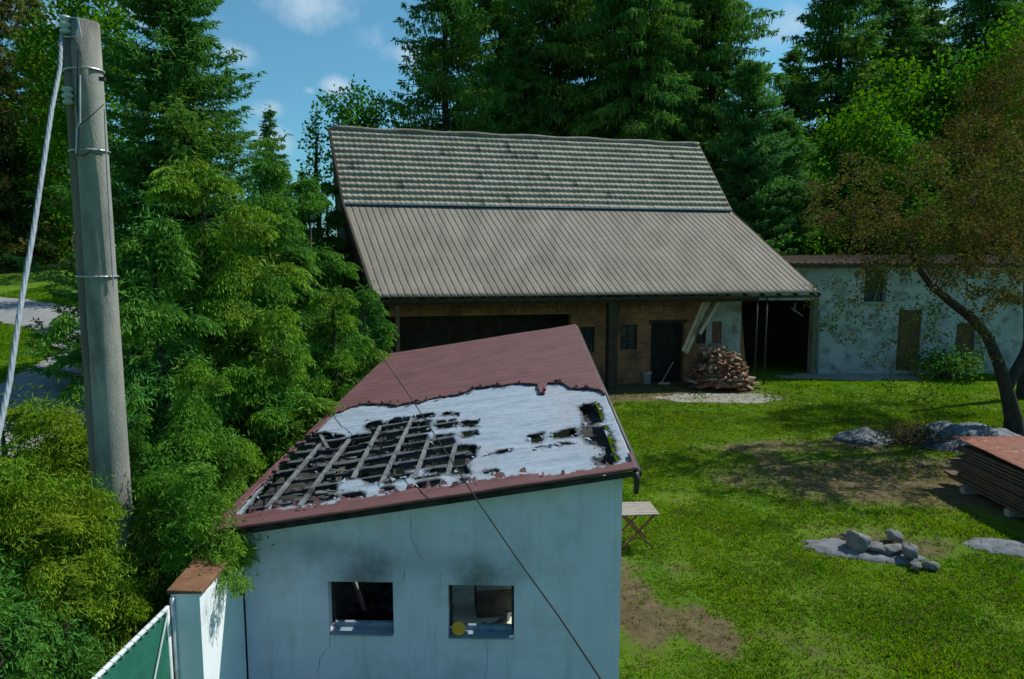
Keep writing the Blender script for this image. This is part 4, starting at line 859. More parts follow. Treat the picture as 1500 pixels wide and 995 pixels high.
# second, slimmer wooden stub bolted behind-left
def pc2(z): return pc(z)+Vector((-.17, .03, 0))
MB().tube([pc2(z) for z in np.linspace(-.3, ptz-.06, 10)], list(np.linspace(.12, .10, 10)), 18).build('stub_pole', pm('grey_brown_pole_wood', (.12,.10,.085), (.19,.16,.14), 2, .95, .7, 20, (4,4,.5)), pole, smooth_=True)
for z in (P(128, 104, 7.9).z, P(140, 405, 7.9).z, P(130, 222, 7.9).z):
    f = z/ptz; r = .195+(.145-.195)*f+.012; n_ = 24; mb = MB(); pts = []
    for k in range(n_+1):
        a = 2*math.pi*k/n_; c = pc(z); x = math.cos(a)*r; y = math.sin(a)*r
        if x < 0: x *= 1.62; x = x
        pts.append(c+Vector((x-.0, y+.02*(x < 0), 0)))
    mb.tube(pts, .011, 6); mb.build('steel_band', M['metal'], pole)
def insul(px, py, zr=0):
    p = P(px, py, 7.78)-Vector((pb.x, pb.y, 0)); mb = MB(); mb.lathe(p, [(.02, -.10), (.055, -.09), (.06, -.06), (.035, -.05), (.035, -.035), (.065, -.02), (.065, .01), (.035, .02), (.035, .035), (.06, .05), (.055, .085), (.02, .095)], 16)
    return mb.build('insulator', M['glaze'], pole, smooth_=True)
insul(96, 36); insul(100, 140)
mb = MB(); q = P(112, 40, 7.75)-Vector((pb.x, pb.y, 0)); mb.bar(q+Vector((-.14,0,.10)), q+Vector((.02,.02,.10)), .03, .012); mb.bar(q+Vector((.02,.0,.1)), q+Vector((.04,.0,-.1)), .02, .012)
mb.bar(q+Vector((-.14,0,-.10)), q+Vector((.02,.02,-.10)), .03, .012); mb.build('bracket', M['metal'], pole)
def lp(px, py, Y=7.7): return P(px, py, Y)-Vector((pb.x, pb.y, 0))
MB().tube([lp(103, 52), lp(110, 58), lp(114, 72), lp(114, 100), lp(113, 150), lp(116, 185), lp(114, 228), lp(124, 228), lp(132, 222), lp(150, 228, 7.72)], .009, 6).build('jumper_wire', M['rubber'], pole)
MB().tube([lp(117, 110), lp(117, 180), lp(113, 190), lp(112, 225)], .012, 6).build('conduit', M['metal'], pole)
MB().tube([lp(114, 185), lp(128, 175), lp(152, 153, 7.75)], .005, 5).build('tie_wire', M['rubber'], pole)
MB().tube([lp(153, 160, 7.82), lp(157, 260, 7.82), lp(162, 350, 7.82), lp(166, 420, 7.82)], .008, 5).build('earth_wire', M['greyslate'], pole)
mb = MB(); q = lp(146, 116, 7.75); mb.bar(q, q+Vector((.06, 0, 0)), .04, .04); mb.build('bolt', M['blackmetal'], pole)
# thick twisted service cable from the upper insulator towards lower left
ts_ = np.linspace(0, 1, 60); A = P(92, 50, 7.75); pts = [P(90, 50, 7.75), P(88, 100, 7.5), P(76, 160, 7.1), P(64, 240, 6.6), P(49, 340, 6.1), P(30, 450, 5.6), P(14, 560, 5.2), P(-3, 640, 4.9), P(-40, 760, 4.5)]
pts2 = []
for i in range(len(pts)-1):
    for k in range(14): pts2.append(lerp(pts[i], pts[i+1], k/14))
mb = MB()
for j in range(4):
    mb.tube([p+Vector((.0085*math.cos(i*.55+j*1.57), .0, .0))+Vector((0, .0085*math.sin(i*.55+j*1.57), 0)) for i, p in enumerate(pts2)], [.010+.004*min(1, i/20) for i in range(len(pts2))], 8)
props(mb.build('service_cable', M['greyslate'], smooth_=True), 'thick twisted grey cable slanting down from the pole to the left edge', 'cable')
mb = MB(); cpts = [(545, 500, 14.5), (566, 532, 12.4), (600, 580, 10.6), (640, 642, 8.8), (685, 711, 7.3), (705, 742, 6.9), (760, 822, 6.0), (820, 905, 5.2), (882, 998, 4.4), (960, 1120, 3.8)]
cp = [P(*c) for c in cpts]; cq = []
for i in range(len(cp)-1):
    for k in range(6): cq.append(lerp(cp[i], cp[i+1], k/6))
props(MB().tube(cq, [.0075]*len(cq), 6).build('overhead_wire', M['rubber'], smooth_=True), 'thin black wire hanging across the shed roof and front wall', 'wire')
# ------------------------------------------------------------------ vegetation generators
def nrmz(v): return v/np.maximum(np.linalg.norm(v, axis=-1, keepdims=True), 1e-9)
def diamonds(p0, p1, w, g, flat=None):
    d = p1-p0; rv = g.normal(size=d.shape) if flat is None else flat+.35*g.normal(size=d.shape)
    side = nrmz(np.cross(d, rv))*np.asarray(w).reshape(-1, 1); mid = p0+.45*d
    return np.stack([p0, mid+side, p1, mid-side], 1)
def leaf_mesh(name, D): 
    v = D.reshape(-1, 3); return np_mesh(name, v, np.arange(len(v)).reshape(-1, 4))
def spruce_crown(H, Rb, seed, z0=.04, droop=.35, sz=.30, dens=1.0, tipup=.25, power=.85):
    g = np.random.default_rng(seed); D = []; nb = int(H*17*dens)
    z = H*(z0+(1-z0)*np.sort(g.random(nb))**.95); f = 1-(z/H); L = Rb*(f**power)*g.uniform(.62, 1.12, nb)+.25
    lob = 1+.18*np.sin(z*1.7+seed); L *= lob; az = g.uniform(0, 6.283, nb)
    cnt = np.maximum(5, (L*22).astype(int)); idx = np.repeat(np.arange(nb), cnt); n = len(idx); t = g.uniform(.12, 1.02, n)
    l = L[idx]; a = az[idx]; out_ = np.stack([np.cos(a), np.sin(a), 0*a], 1); sd_ = np.stack([-np.sin(a), np.cos(a), 0*a], 1)
    zz = z[idx]+l*(.12*t-droop*t**1.6+tipup*np.maximum(0, t-.6)**1.3*1.2)*1.0
    wid = (.06+.30*l*np.sin(np.clip(t, 0, 1)*3.0)**.8*.55); off = g.uniform(-1, 1, n)*wid
    p0 = out_*(l*t)[:, None]+sd_*off[:, None]; p0[:, 2] = zz-np.abs(off)*.35
    dirv = out_*g.uniform(.3, 1.0, (n, 1))+sd_*(np.sign(off)*g.uniform(.1, .8, n))[:, None]; dirv[:, 2] = g.uniform(-.9, -.05, n)*(1-.6*t)
    for k, (sc, wsc) in enumerate(((1.0, .26), (.7, .34), (.6, .3))):
        dv = nrmz(dirv+.45*g.normal(size=dirv.shape)*(k > 0)); ll = sz*sc*g.uniform(.6, 1.3, n)
        q0 = p0+.1*sz*g.normal(size=p0.shape); D.append(diamonds(q0, q0+dv*ll[:, None], ll*wsc*.5, g))
    D.append(diamonds(p0*1.0, p0+np.stack([0*a, 0*a, -sz*g.uniform(.5, 1.5, n)], 1)+.08*g.normal(size=p0.shape), np.full(n, sz*.13), g))
    # leader
    k = 60; zz = g.uniform(H-1.3, H+.3, k); p = np.stack([.08*g.normal(size=k), .08*g.normal(size=k), zz], 1); D.append(diamonds(p, p+np.stack([.2*g.normal(size=k), .2*g.normal(size=k), .25*g.random(k)], 1), np.full(k, .04), g))
    D = np.concatenate(D)
    # branch wood
    mb = MB()
    for i in range(0, nb, 2):
        pts = [(math.cos(az[i])*L[i]*t_, math.sin(az[i])*L[i]*t_, z[i]+L[i]*(.12*t_-droop*t_**1.6+tipup*max(0, t_-.6)**1.3*1.2)) for t_ in (0, .35, .7, .95)]
        mb.tube(pts, [.03+.008*L[i], .03, .018, .006], 4, False)
    return D, mb
def thuja_crown(H, Rx, Ry, seed, nb, sl=.55, prof=None, ls=1.0):
    g = np.random.default_rng(seed); D = []
    K = 26; nbo = max(12, nb//K); NB = nbo*K; nl = 9
    lx = np.concatenate([[0], g.uniform(-.62, .62, nl-1)]); ly = np.concatenate([[0], g.uniform(-.62, .62, nl-1)]); lh = np.concatenate([[1], g.uniform(.4, .9, nl-1)]); lr = np.concatenate([[.95], g.uniform(.45, .7, nl-1)])
    wl_ = lr*lh; wl_ = wl_/wl_.sum(); li = g.choice(nl, size=nbo, p=wl_)
    zb = H*lh[li]*(.0+.99*g.random(nbo)**.85); fb = zb/(H*lh[li])
    rad = np.clip((1-fb)**.5*(.75+.25*np.sin(np.clip(fb*1.8+.3, 0, 1)*3.1416)), .04, 1)*lr[li]; ab = g.uniform(0, 6.283, nbo)
    Rt = rad*g.uniform(.55, 1.28, nbo)+.05; ra = np.repeat(ab, K); uu = g.uniform(.35, 1.0, NB); lir = np.repeat(li, K)
    blen = g.uniform(.5, 1.3, nbo); blen = np.repeat(blen, K); up_ = np.repeat(g.uniform(-.25, .55, nbo), K)
    wid = .20*np.sin(uu*2.8)*g.uniform(-1, 1, NB)*blen; a = ra+wid/np.maximum(.35, np.repeat(Rt, K)*max(Rx, Ry))*1.5
    r = np.repeat(Rt, K)*uu; arch = up_*uu-.75*np.maximum(0, uu-.6)**1.2
    z = np.maximum(.05, np.repeat(zb, K)+arch*blen-np.abs(wid)*.6+g.normal(0, .04, NB)); nb = NB; f = np.clip(z/H, 0, 1)
    base = np.stack([(lx[lir]*.8+np.cos(a)*r)*Rx, (ly[lir]*.8+np.sin(a)*r)*Ry, z], 1)
    out_ = np.stack([np.cos(a), np.sin(a), g.uniform(-.1, .55, nb)+.9*f**2], 1); out_ = nrmz(out_+.22*g.normal(size=out_.shape)); sd_ = nrmz(np.cross(out_, [0, 0, 1.0]))
    S_ = sl*.62*g.uniform(.6, 1.25, nb); M_ = 84
    # spray: flat fan of scale leaves that arches over and hangs at the tip
    u = g.uniform(.0, 1, (nb, M_)); wv = (u**.6)*(1.05-u)**.5*.8; o2 = g.uniform(-1, 1, (nb, M_))*wv
    pos = base[:, None]+out_[:, None]*(u*S_[:, None])[..., None]+sd_[:, None]*(o2*S_[:, None])[..., None]
    pos[..., 2] -= S_[:, None]*(.75*u**2+.55*np.abs(o2)**1.5)
    dv = out_[:, None]*(1-.7*u)[..., None]+sd_[:, None]*(np.sign(o2)*.55)[..., None]; dv[..., 2] -= 1.0*u+.35; dv = nrmz(dv+.22*g.normal(size=dv.shape))
    ll = (.058*ls*g.uniform(.5, 1.6, (nb, M_))); nrm_ = np.cross(out_, sd_)[:, None]*np.ones((1, M_, 1))
    TIP = [np.repeat(np.clip(u*.75+.35*np.abs(o2)+.25*(uu[:, None]-.5), 0, 1).ravel(), 1)]
    D.append(diamonds(pos.reshape(-1, 3), (pos+dv*ll[..., None]).reshape(-1, 3), (ll*.13).ravel(), g, nrm_.reshape(-1, 3)))
    k = nb*8; i = g.integers(0, nb, k); p = base[i]*np.array([.72, .72, 1])+.15*g.normal(size=(k, 3)); dd = g.normal(size=(k, 3)); dd[:, 2] -= .8; D.append(diamonds(p, p+nrmz(dd)*.15*ls, np.full(k, .014*ls), g))
    TIP.append(np.zeros(k)); TIP = np.concatenate(TIP); D = np.concatenate(D); ok = D[..., 2].min(1) > .02
    return D[ok], TIP[ok]
def grow(trunk_pts, trunk_r, targets, g, seg=.5, wob=.12, rt=.01, rmax=.06, sag=0.0):
    """branch skeleton: every target is joined to the nearest node already grown"""
    nodes = [Vector(p) for p in trunk_pts]; rad = list(trunk_r); tubes = [(list(nodes), list(rad))]; tips = []
    arr = np.array([tuple(p) for p in nodes]); ord_ = np.argsort([np.min(np.linalg.norm(arr-np.array(t), axis=1)) for t in targets])
    pos = [tuple(p) for p in nodes]; segs = []
    for j in ord_:
        T = np.array(targets[j]); A_ = np.array(pos); d = np.linalg.norm(A_-T, axis=1)+np.where(A_[:, 2] > T[2]+.6, 1.2*(1-sag), 0); i = int(np.argmin(d)); p = A_[i]; L = np.linalg.norm(T-p)
        n = max(2, int(L/seg)+1); r0 = min(rad[i]*.75, rmax*max(.35, min(1, L/2.0))); pts = [Vector(p)]; rs = [r0]
        for k in range(1, n+1):
            f = k/n; q = p+(T-p)*f+g.normal(size=3)*wob*seg*(1 if k < n else .3); q[2] += .18*L*f*(1-f)
            pts.append(Vector(q)); rs.append(r0+(rt-r0)*f); pos.append(tuple(q)); rad.append(rs[-1])
        tubes.append((pts, rs)); tips.append(pts)
    return tubes, tips
def wood_mb(tubes, n=6):
    mb = MB()
    for i, (pts, rs) in enumerate(tubes): mb.tube(pts, rs, 12 if i == 0 else (n if rs[0] > .03 else 4), False)
    return mb
def leaves_on(tips, g, per_m, size, spread, hang=.3, elong=.45):
    P0 = []
    for pts in tips:
        A_ = np.array([tuple(p) for p in pts]); L = np.sum(np.linalg.norm(np.diff(A_, axis=0), axis=1)); n = max(3, int(L*per_m)); t = g.uniform(.15, 1, n)*(len(A_)-1); i = np.minimum(t.astype(int), len(A_)-2); f = (t-i)[:, None]
        P0.append(A_[i]*(1-f)+A_[i+1]*f+g.normal(size=(n, 3))*spread)
    P0 = np.concatenate(P0); n = len(P0); dv = g.normal(size=(n, 3)); dv[:, 2] -= hang; dv = nrmz(dv); ll = size*g.uniform(.6, 1.35, n)
    return diamonds(P0, P0+dv*ll[:, None], ll*elong*.5*1.1, g)
def ball_targets(g, lobes, n):
    out_ = []; wts = np.array([l[3]*l[4]*l[5] for l in lobes])**.7; wts /= wts.sum()
    for k in range(n):
        l = lobes[g.choice(len(lobes), p=wts)]; v = g.normal(size=3); v /= np.linalg.norm(v); q = g.uniform(.45, 1.0)**.5
        out_.append((l[0]+v[0]*l[3]*q, l[1]+v[1]*l[4]*q, l[2]+v[2]*l[5]*q))
    return out_
LM = {
 'spruce': leaf_mat('dark_spruce_needles', (0.032,0.127,0.036), (0.090,0.233,0.042), (0.120,0.226,0.032), .25, 0.35),
 'spruce_brown': leaf_mat('brown_tinged_spruce_needles', (0.047,0.094,0.025), (0.118,0.164,0.035), (0.156,0.118,0.035), .35, 0.35),
 'larch': leaf_mat('soft_green_larch_needles', (0.053,0.179,0.041), (0.113,0.254,0.045), (0.067,0.194,0.075), .3, 0.4),
 'thuja': leaf_mat('fresh_cypress_sprays', (0.039,0.151,0.021), (0.090,0.226,0.026), (0.161,0.232,0.021), .45, .22),
 'thuja_deep': leaf_mat('deep_green_cypress_sprays', (0.027,0.126,0.028), (0.064,0.193,0.031), (0.093,0.205,0.022), .4, .2),
 'thuja_gold': leaf_mat('gold_tinged_cypress_sprays', (.045,.155,.012), (.105,.22,.014), (.20,.225,.014), .8, .22),
 'broad': leaf_mat('broad_green_leaves', (0.029,0.137,0.021), (0.064,0.208,0.021), (0.093,0.230,0.023), .4, 0.45),
 'broad_bright': leaf_mat('bright_green_leaves', (0.040,0.149,0.011), (0.086,0.218,0.014), (0.046,0.138,0.016), .4, 0.5),
 'bronze': leaf_mat('bronze_olive_leaves', (0.052,0.086,0.014), (0.098,0.103,0.018), (0.109,0.063,0.021), .6, .3),
 'bronze_red': leaf_mat('red_brown_leaves', (.070,.055,.014), (.12,.070,.018), (.055,.075,.012), .5, .3),
 'olive': leaf_mat('olive_green_leaves', (.035,.085,.012), (.075,.115,.014), (.09,.075,.016), .8, .3),
 'shrub': leaf_mat('shrub_leaves', (.03,.085,.02), (.06,.14,.02), (.04,.10,.03), 1.0, .3),
}
def base_at(x, y): return Vector((x, y, float(terrain(x, y))))
def place_tree(name, px, Y, label, cat='tree', group=None, x=None):
    X = P(px, 385, Y).x if x is None else x
    return empty(name, base_at(X, Y), random.uniform(0, 6.28), label, cat, group)
cache = {}
def spruce(px, Y, ytop, Rb, label, var=0, mat='spruce', name='spruce_tree', **kw):
    e = place_tree(name, px, Y, label, 'tree', 'tall conifers behind the yard'); top = P(px, ytop, Y).z-e.location.z
    key = (var, mat)
    if key not in cache:
        D, mb = spruce_crown(24, 4.6, 100+var, **kw); c = leaf_mesh('crown', D); c.materials.append(LM[mat])
        t = mb.tube([(0,0,-.3),(.03,.02,8),(-.02,0,16),(0,0,24)], [.33,.24,.13,.02], 10); tm = bpy.data.meshes.new('trunk'); tm.from_pydata(t.v, [], t.f); tm.materials.append(M['bark']); cache[key] = (c, tm)
    c, tm = cache[key]
    for nm, m_ in (('crown', c), ('trunk', tm)):
        o = bpy.data.objects.new(nm, m_); COL.objects.link(o); o.parent = e; o.scale = (Rb/4.6, Rb/4.6, top/24)
    return e
# conifers behind the barn
spruce(655, 44, -200, 5.4, 'large open branched spruce rising over the left part of the barn ridge', 0, dens=.95, droop=.30, tipup=.5, power=.7)
spruce(815, 50, -330, 6.4, 'dark dense spruce behind the middle of the barn ridge', 1, dens=1.2, power=.6)
spruce(925, 46, -300, 5.6, 'drooping dark spruce standing right of the ridge middle', 2, droop=.5, dens=1.2, power=.6)
spruce(1035, 50, -260, 6.2, 'dark spruce with arched tips over the right ridge end', 1)
spruce(735, 58, -300, 6.6, 'spruce half hidden behind the large open branched spruce', 2)
spruce(875, 62, -330, 7, 'farthest spruce seen between the two dark ridge spruces', 1)
spruce(985, 58, -350, 6.4, 'spruce filling the gap behind the drooping spruce', 2)
spruce(765, 47, 20, 4.0, 'shorter spruce in front of the dense dark one left of the ridge middle', 2)
spruce(1215, 56, -170, 7.0, 'slender fir right of the bare sky gap', 0)
spruce(1280, 60, -100, 6.4, 'thin fir between the slender fir and the low pointed fir', 2)
spruce(1340, 62, -20, 6.4, 'low pointed fir just reaching the top of the picture', 0)
spruce(1420, 57, -120, 7, 'fir above the bronze leaved trees near the right edge', 2)
spruce(1490, 60, -120, 6, 'tall fir at the right edge behind the red brown crown', 1)
spruce(1150, 62, 70, 6, 'small fir in the dip between barn spruces and slender fir', 0)
spruce(1310, 66, 20, 7, 'far fir low between the pointed fir and the thin fir', 2)
# left group
spruce(15, 60, -160, 6.2, 'great brownish spruce at the far left beyond the road', 3, 'spruce_brown', droop=.5)
spruce(75, 64, -60, 5.0, 'brownish spruce next to the pole beyond the road', 3, 'spruce_brown')
spruce(-60, 58, -100, 6, 'brownish spruce cut by the left edge of the picture', 3, 'spruce_brown')
spruce(272, 25, -90, 5.0, 'tall pointed spruce standing above the cypress trees', 4, 'spruce', droop=.12, tipup=.55, sz=.26, dens=1.9, power=.75)
spruce(402, 31, 160, 2.6, 'small dark spruce tip left of the barn roof', 5, 'spruce', droop=.2, sz=.3)
spruce(450, 34, 250, 2.4, 'lowest dark spruce tip touching the barn gable', 5, 'spruce')
# larch-like tree right of the barn
spruce(1090, 43, 90, 4.0, 'soft green conifer against the right end of the barn roof', 6, 'larch', 'larch_tree', droop=.05, tipup=.3, dens=1.7, power=.5, sz=.28)
spruce(1140, 44, 170, 3.8, 'lower soft green conifer behind the lean-to roof corner', 6, 'larch', 'larch_tree')
def broadleaf(px, Y, ytop, ybot, rw, label, mat='broad', seed=1, n=120, size=.30, per=26, spread=.35, x=None, cat='tree'):
    e = place_tree('broadleaf_tree', px, Y, label, cat, 'leafy trees behind the yard'); e.rotation_euler = (0, 0, 0); g = np.random.default_rng(seed)
    zt = P(px, ytop, Y).z-e.location.z; zb = P(px, ybot, Y).z-e.location.z; zb = max(.4, zb); h = zt-zb; lobes = []
    for k in range(7):
        a = g.uniform(0, 6.28); q = g.uniform(.15, .6); f = g.uniform(.25, .8); s = g.uniform(.38, .6)
        lobes.append((rw*q*math.cos(a), rw*q*math.sin(a), zb+h*f, rw*s, rw*s, h*.28))
    lobes.append((0, 0, zb+h*.74, rw*.45, rw*.45, h*.26)); lobes.append((0, 0, zb+h*.3, rw*.7, rw*.7, h*.3))
    T = ball_targets(g, lobes, n); tr = [(0, 0, -.3), (.1, 0, zb*.5+.3), (-.1, .1, zb+h*.3), (.1, 0, zb+h*.7)]
    tubes, tips = grow(tr, [.28, .22, .15, .06], T, g, seg=.8, rmax=.09, rt=.015)
    wood_mb(tubes).build('trunk', M['bark'], e, smooth_=True)
    o = link_mesh('crown', leaf_mesh('crown', leaves_on([t[-3:] for t in tips], g, per, size, spread, elong=.6)), LM[mat], e); return e
broadleaf(150, 56, -60, 330, 5.2, 'bright green leafy tree right behind the utility pole', 'broad_bright', 21, 330, .34, 42, .5)
broadleaf(105, 60, 40, 380, 4.5, 'bright leafy tree between pole and brownish spruces', 'broad_bright', 22, 200, .34, 34, .5)
broadleaf(205, 44, 200, 400, 2.6, 'low leafy tree in the gap right of the pole', 'broad', 23, 120, .28, 30, .4)
broadleaf(530, 52, 122, 300, 3.6, 'rounded green tree peeking over the left end of the ridge', 'broad', 24, 170, .28, 34, .35)
broadleaf(468, 50, 150, 300, 1.1, 'narrow leafy tree top left of the ridge end', 'broad', 25, 50, .26, 26, .25)
broadleaf(1290, 50, 78, 330, 4.6, 'large fresh green tree in the middle of the right wood', 'broad_bright', 26, 260, .30, 34, .45)
broadleaf(1370, 52, 60, 330, 4.4, 'fresh green tree behind the top of the bronze trees', 'broad', 27, 220, .30, 34, .45)
broadleaf(1440, 50, 30, 300, 4.6, 'tall green leafy tree near the right edge', 'broad_bright', 28, 220, .30, 34, .45)
broadleaf(1235, 46, 150, 370, 3.6, 'bright leafy tree above the lean-to roof corner and olive bushes', 'broad_bright', 41, 230, .28, 40, .4)
broadleaf(1170, 45, 230, 385, 2.6, 'small bright leafy tree between the soft green conifers and the outbuilding', 'broad_bright', 42, 150, .24, 40, .35)
broadleaf(1330, 45, 190, 380, 3.6, 'leafy tree right behind the crown of the old fruit tree', 'broad', 43, 230, .26, 40, .4)
broadleaf(1200, 47, 200, 380, 3.2, 'dark green leafy tree above the lean-to roof corner', 'broad', 29, 160, .26, 36, .4)
broadleaf(1500, 46, 180, 380, 4.0, 'leafy tree at the right edge behind the outbuilding', 'broad', 30, 180, .26, 34, .4)
broadleaf(1260, 43, 290, 385, 3.0, 'olive bush over the outbuilding roof near its left end', 'bronze', 31, 110, .2, 50, .4, cat='bush')
broadleaf(1360, 43, 300, 385, 3.0, 'olive bush over the middle of the outbuilding roof', 'broad', 32, 110, .2, 50, .4, cat='bush')
broadleaf(1450, 43, 290, 385, 3.4, 'olive bush over the right part of the outbuilding roof', 'bronze', 33, 120, .2, 50, .4, cat='bush')
broadleaf(1185, 42, 335, 385, 2.2, 'low bright bush behind the outbuilding roof by the lean-to', 'broad_bright', 34, 70, .2, 50, .35, cat='bush')
broadleaf(1395, 32.6, 525, 560, 1.7, 'dark green bush against the outbuilding under the fruit tree', 'spruce', 35, 90, .14, 80, .3, cat='bush')
# cypress trees along the left of the shed
def thuja(px, Y, ytop, Rx, Ry, nb, label, mat='thuja', seed=1, sl=.6, ls=1.0, name='cypress_tree', prof=None, cat='tree', x=None, keep_=None):
    e = place_tree(name, px, Y, label, cat, 'cypress trees left of the shed', x=x); e.rotation_euler = (0, 0, 0); H = P(px, ytop, Y).z-e.location.z
    D, tip = thuja_crown(H, Rx, Ry, seed, nb, sl, prof, ls)
    if keep_: ok = keep_(D[:, 0]+np.array(e.location)); D = D[ok]; tip = tip[ok]
    cm_ = leaf_mesh('crown', D); at_ = cm_.attributes.new('tip', 'FLOAT', 'FACE'); at_.data.foreach_set('value', tip.astype(np.float32)); link_mesh('crown', cm_, LM[mat], e)
    MB().tube([(0,0,-.3),(.05,0,H*.4),(0,.03,H*.9)], [.16,.11,.02], 8).build('trunk', M['bark'], e, smooth_=True); return e
egg = lambda f: np.clip((1-f**2.2), 0, 1)**.62*(.72+.35*np.sin(np.clip(f*1.6+.35, 0, 1)*3.14159))
thuja(300, 13.5, 205, 2.2, 2.2, 3400, 'tallest bright cypress left of the shed roof below the pointed spruce', 'thuja', 41, .75, 1.2, prof=egg)
thuja(385, 17.5, 215, 2.0, 2.2, 2200, 'bright drooping cypress in front of the barn gable', 'thuja_deep', 42, .75, 1.3, prof=egg)
thuja(455, 21.5, 255, 1.9, 2.2, 1900, 'green cypress touching the lower barn roof corner', 'thuja_deep', 43, .75, 1.4, prof=egg)
thuja(485, 17.2, 420, 1.55, 1.6, 1500, 'round golden green cypress reaching over the red back roof', 'thuja', 44, .6, 1.1, prof=egg)
thuja(500, 34, 240, 2.2, 2.0, 1500, 'narrow cypress closing the gap behind the barn gable', 'thuja_deep', 62, .8, 1.8, prof=egg, x=-9.1)
thuja(530, 21.0, 395, 1.2, 1.4, 1000, 'small deep green cypress at the left post of the barn', 'thuja_deep', 45, .6, 1.3, prof=egg)
thuja(225, 11.5, 330, 1.7, 1.7, 3000, 'dark cypress directly right of the utility pole', 'thuja_deep', 46, .65, 1.1, prof=egg)
thuja(395, 12.4, 470, 1.6, 1.6, 3000, 'bushy cypress with grey tips leaning on the shed roof edge', 'thuja', 47, .6, 1.0, prof=egg)
thuja(285, 9.9, 540, 1.35, 1.4, 2600, 'low cypress with sprays hanging over the white wall', 'thuja', 48, .5, .7, prof=egg, x=-4.6)
thuja(60, 8.6, 575, 1.6, 1.3, 3200, 'gold tinged cypress left of the pole base', 'thuja_gold', 49, .5, .62, prof=egg)
thuja(165, 7.25, 720, 1.05, .7, 4200, 'gold tinged cypress in front of the pole base', 'thuja_gold', 50, .42, .55, prof=egg, x=-4.75)
tw = thuja(262, 8.0, 690, .95, .8, 2400, 'small cypress spilling over the tile capped wall', 'thuja', 51, .42, .58, prof=egg, x=-4.15, keep_=lambda p: (p[:, 0] < -3.76) | (p[:, 2] > 2.0))
D, tip = thuja_crown(1.05, .62, .60, 71, 520, .38, egg, .6); D = D*np.array([1, 1, 1])+np.array([-3.60, 7.72, 1.88])-np.array(tw.location)
cm_ = leaf_mesh('overhanging_bough', D); at_ = cm_.attributes.new('tip', 'FLOAT', 'FACE'); at_.data.foreach_set('value', tip.astype(np.float32)); bo = link_mesh('overhanging_bough', cm_, LM['thuja'], tw)
MB().tube([Vector((0, 0, 1.0)), Vector((-3.9, 7.7, 2.1))-tw.location, Vector((-3.45, 7.4, 2.45))-tw.location], [.05, .035, .01], 6).build('bough_stem', M['bark'], bo)
pass
thuja(50, 6.9, 690, 1.15, .75, 4200, 'nearest gold tinged cypress at the lower left', 'thuja_gold', 52, .42, .52, prof=egg, x=-5.1)
thuja(-20, 10.5, 600, 1.6, 1.4, 1300, 'cypress cut by the left edge of the picture', 'thuja', 53, .5, .9, prof=egg)
thuja(155, 9.8, 610, 1.35, 1.1, 2400, 'dark low cypress just behind the pole base', 'thuja_deep', 54, .5, .65, prof=egg)
thuja(120, 6.5, 880, .7, .65, 2200, 'low dark leafy shrub behind the green gate', 'thuja_deep', 55, .3, .6, 'garden_shrub', prof=egg, cat='shrub', x=-4.5)
thuja(20, 5.9, 850, .8, .7, 2400, 'dark low shrub in the bottom left corner', 'thuja_deep', 56, .3, .6, 'garden_shrub', prof=egg, cat='shrub', x=-4.75)
thuja(140, 24, 520, 1.8, 1.3, 800, 'pale leafy shrub by the roadside left of the pole', 'shrub', 57, .4, 1.1, 'garden_shrub', prof=egg, cat='shrub', x=-13.2)
# ------------------------------------------------------------------ fruit tree in the yard
tb_ = Pz(1487, 640); Yf = tb_.y; ft = empty('fruit_tree', (tb_.x, tb_.y, 0), 0, 'gnarled old fruit tree with bowed trunk and bronze leaves in the yard', 'tree')
def fl(px, py, Y): return P(px, py, Y)-Vector((tb_.x, tb_.y, 0))
trk = [fl(1487, 650, Yf), fl(1484, 610, Yf), fl(1474, 570, Yf-.2), fl(1462, 530, Yf-.3), fl(1446, 492, Yf-.5), fl(1422, 465, Yf-.6), fl(1392, 442, Yf-.7), fl(1362, 415, Yf-.8), fl(1342, 388, Yf-.8), fl(1332, 365, Yf-.9), fl(1328, 330, Yf-1)]
trr = [.34, .25, .19, .17, .155, .14, .125, .11, .09, .07, .05]
def pxlobe(px, py, Y, rx, ry, rz): p = fl(px, py, Y); k = Y/1000.0; return (p.x, p.y, p.z, rx*k, ry, rz*k)
g = np.random.default_rng(77)
lobes = [pxlobe(1330, 300, Yf-1, 110, 2.6, 85), pxlobe(1255, 290, Yf-1.5, 75, 2.0, 65), pxlobe(1430, 270, Yf, 90, 2.6, 100), pxlobe(1290, 370, Yf-1.5, 80, 1.6, 50), pxlobe(1440, 400, Yf-1, 80, 2.0, 70), pxlobe(1520, 330, Yf+.5, 110, 2.6, 120), pxlobe(1500, 300, Yf-2.5, 90, 2.2, 90), pxlobe(1400, 350, Yf-3, 80, 1.6, 60)]  # nearer lobes at the end added to throw more shade on the lawn
T = ball_targets(g, lobes, 640)
low = ball_targets(g, [pxlobe(1290, 480, Yf-1.6, 90, 1.2, 55), pxlobe(1400, 490, Yf-1.6, 70, 1.2, 60), pxlobe(1340, 570, Yf-2.2, 45, .8, 45), pxlobe(1235, 450, Yf-1.5, 60, 1.2, 50)], 190)
tubes, tips = grow(trk, trr, T, g, seg=.35, wob=.22, rmax=.06, rt=.009)
t2, tips2 = grow([tuple(p) for p in trk], trr, low, g, seg=.35, wob=.3, rmax=.03, rt=.004, sag=1.0)
mb = wood_mb(tubes); mb = wood_mb(list(tubes)+list(t2[1:]))
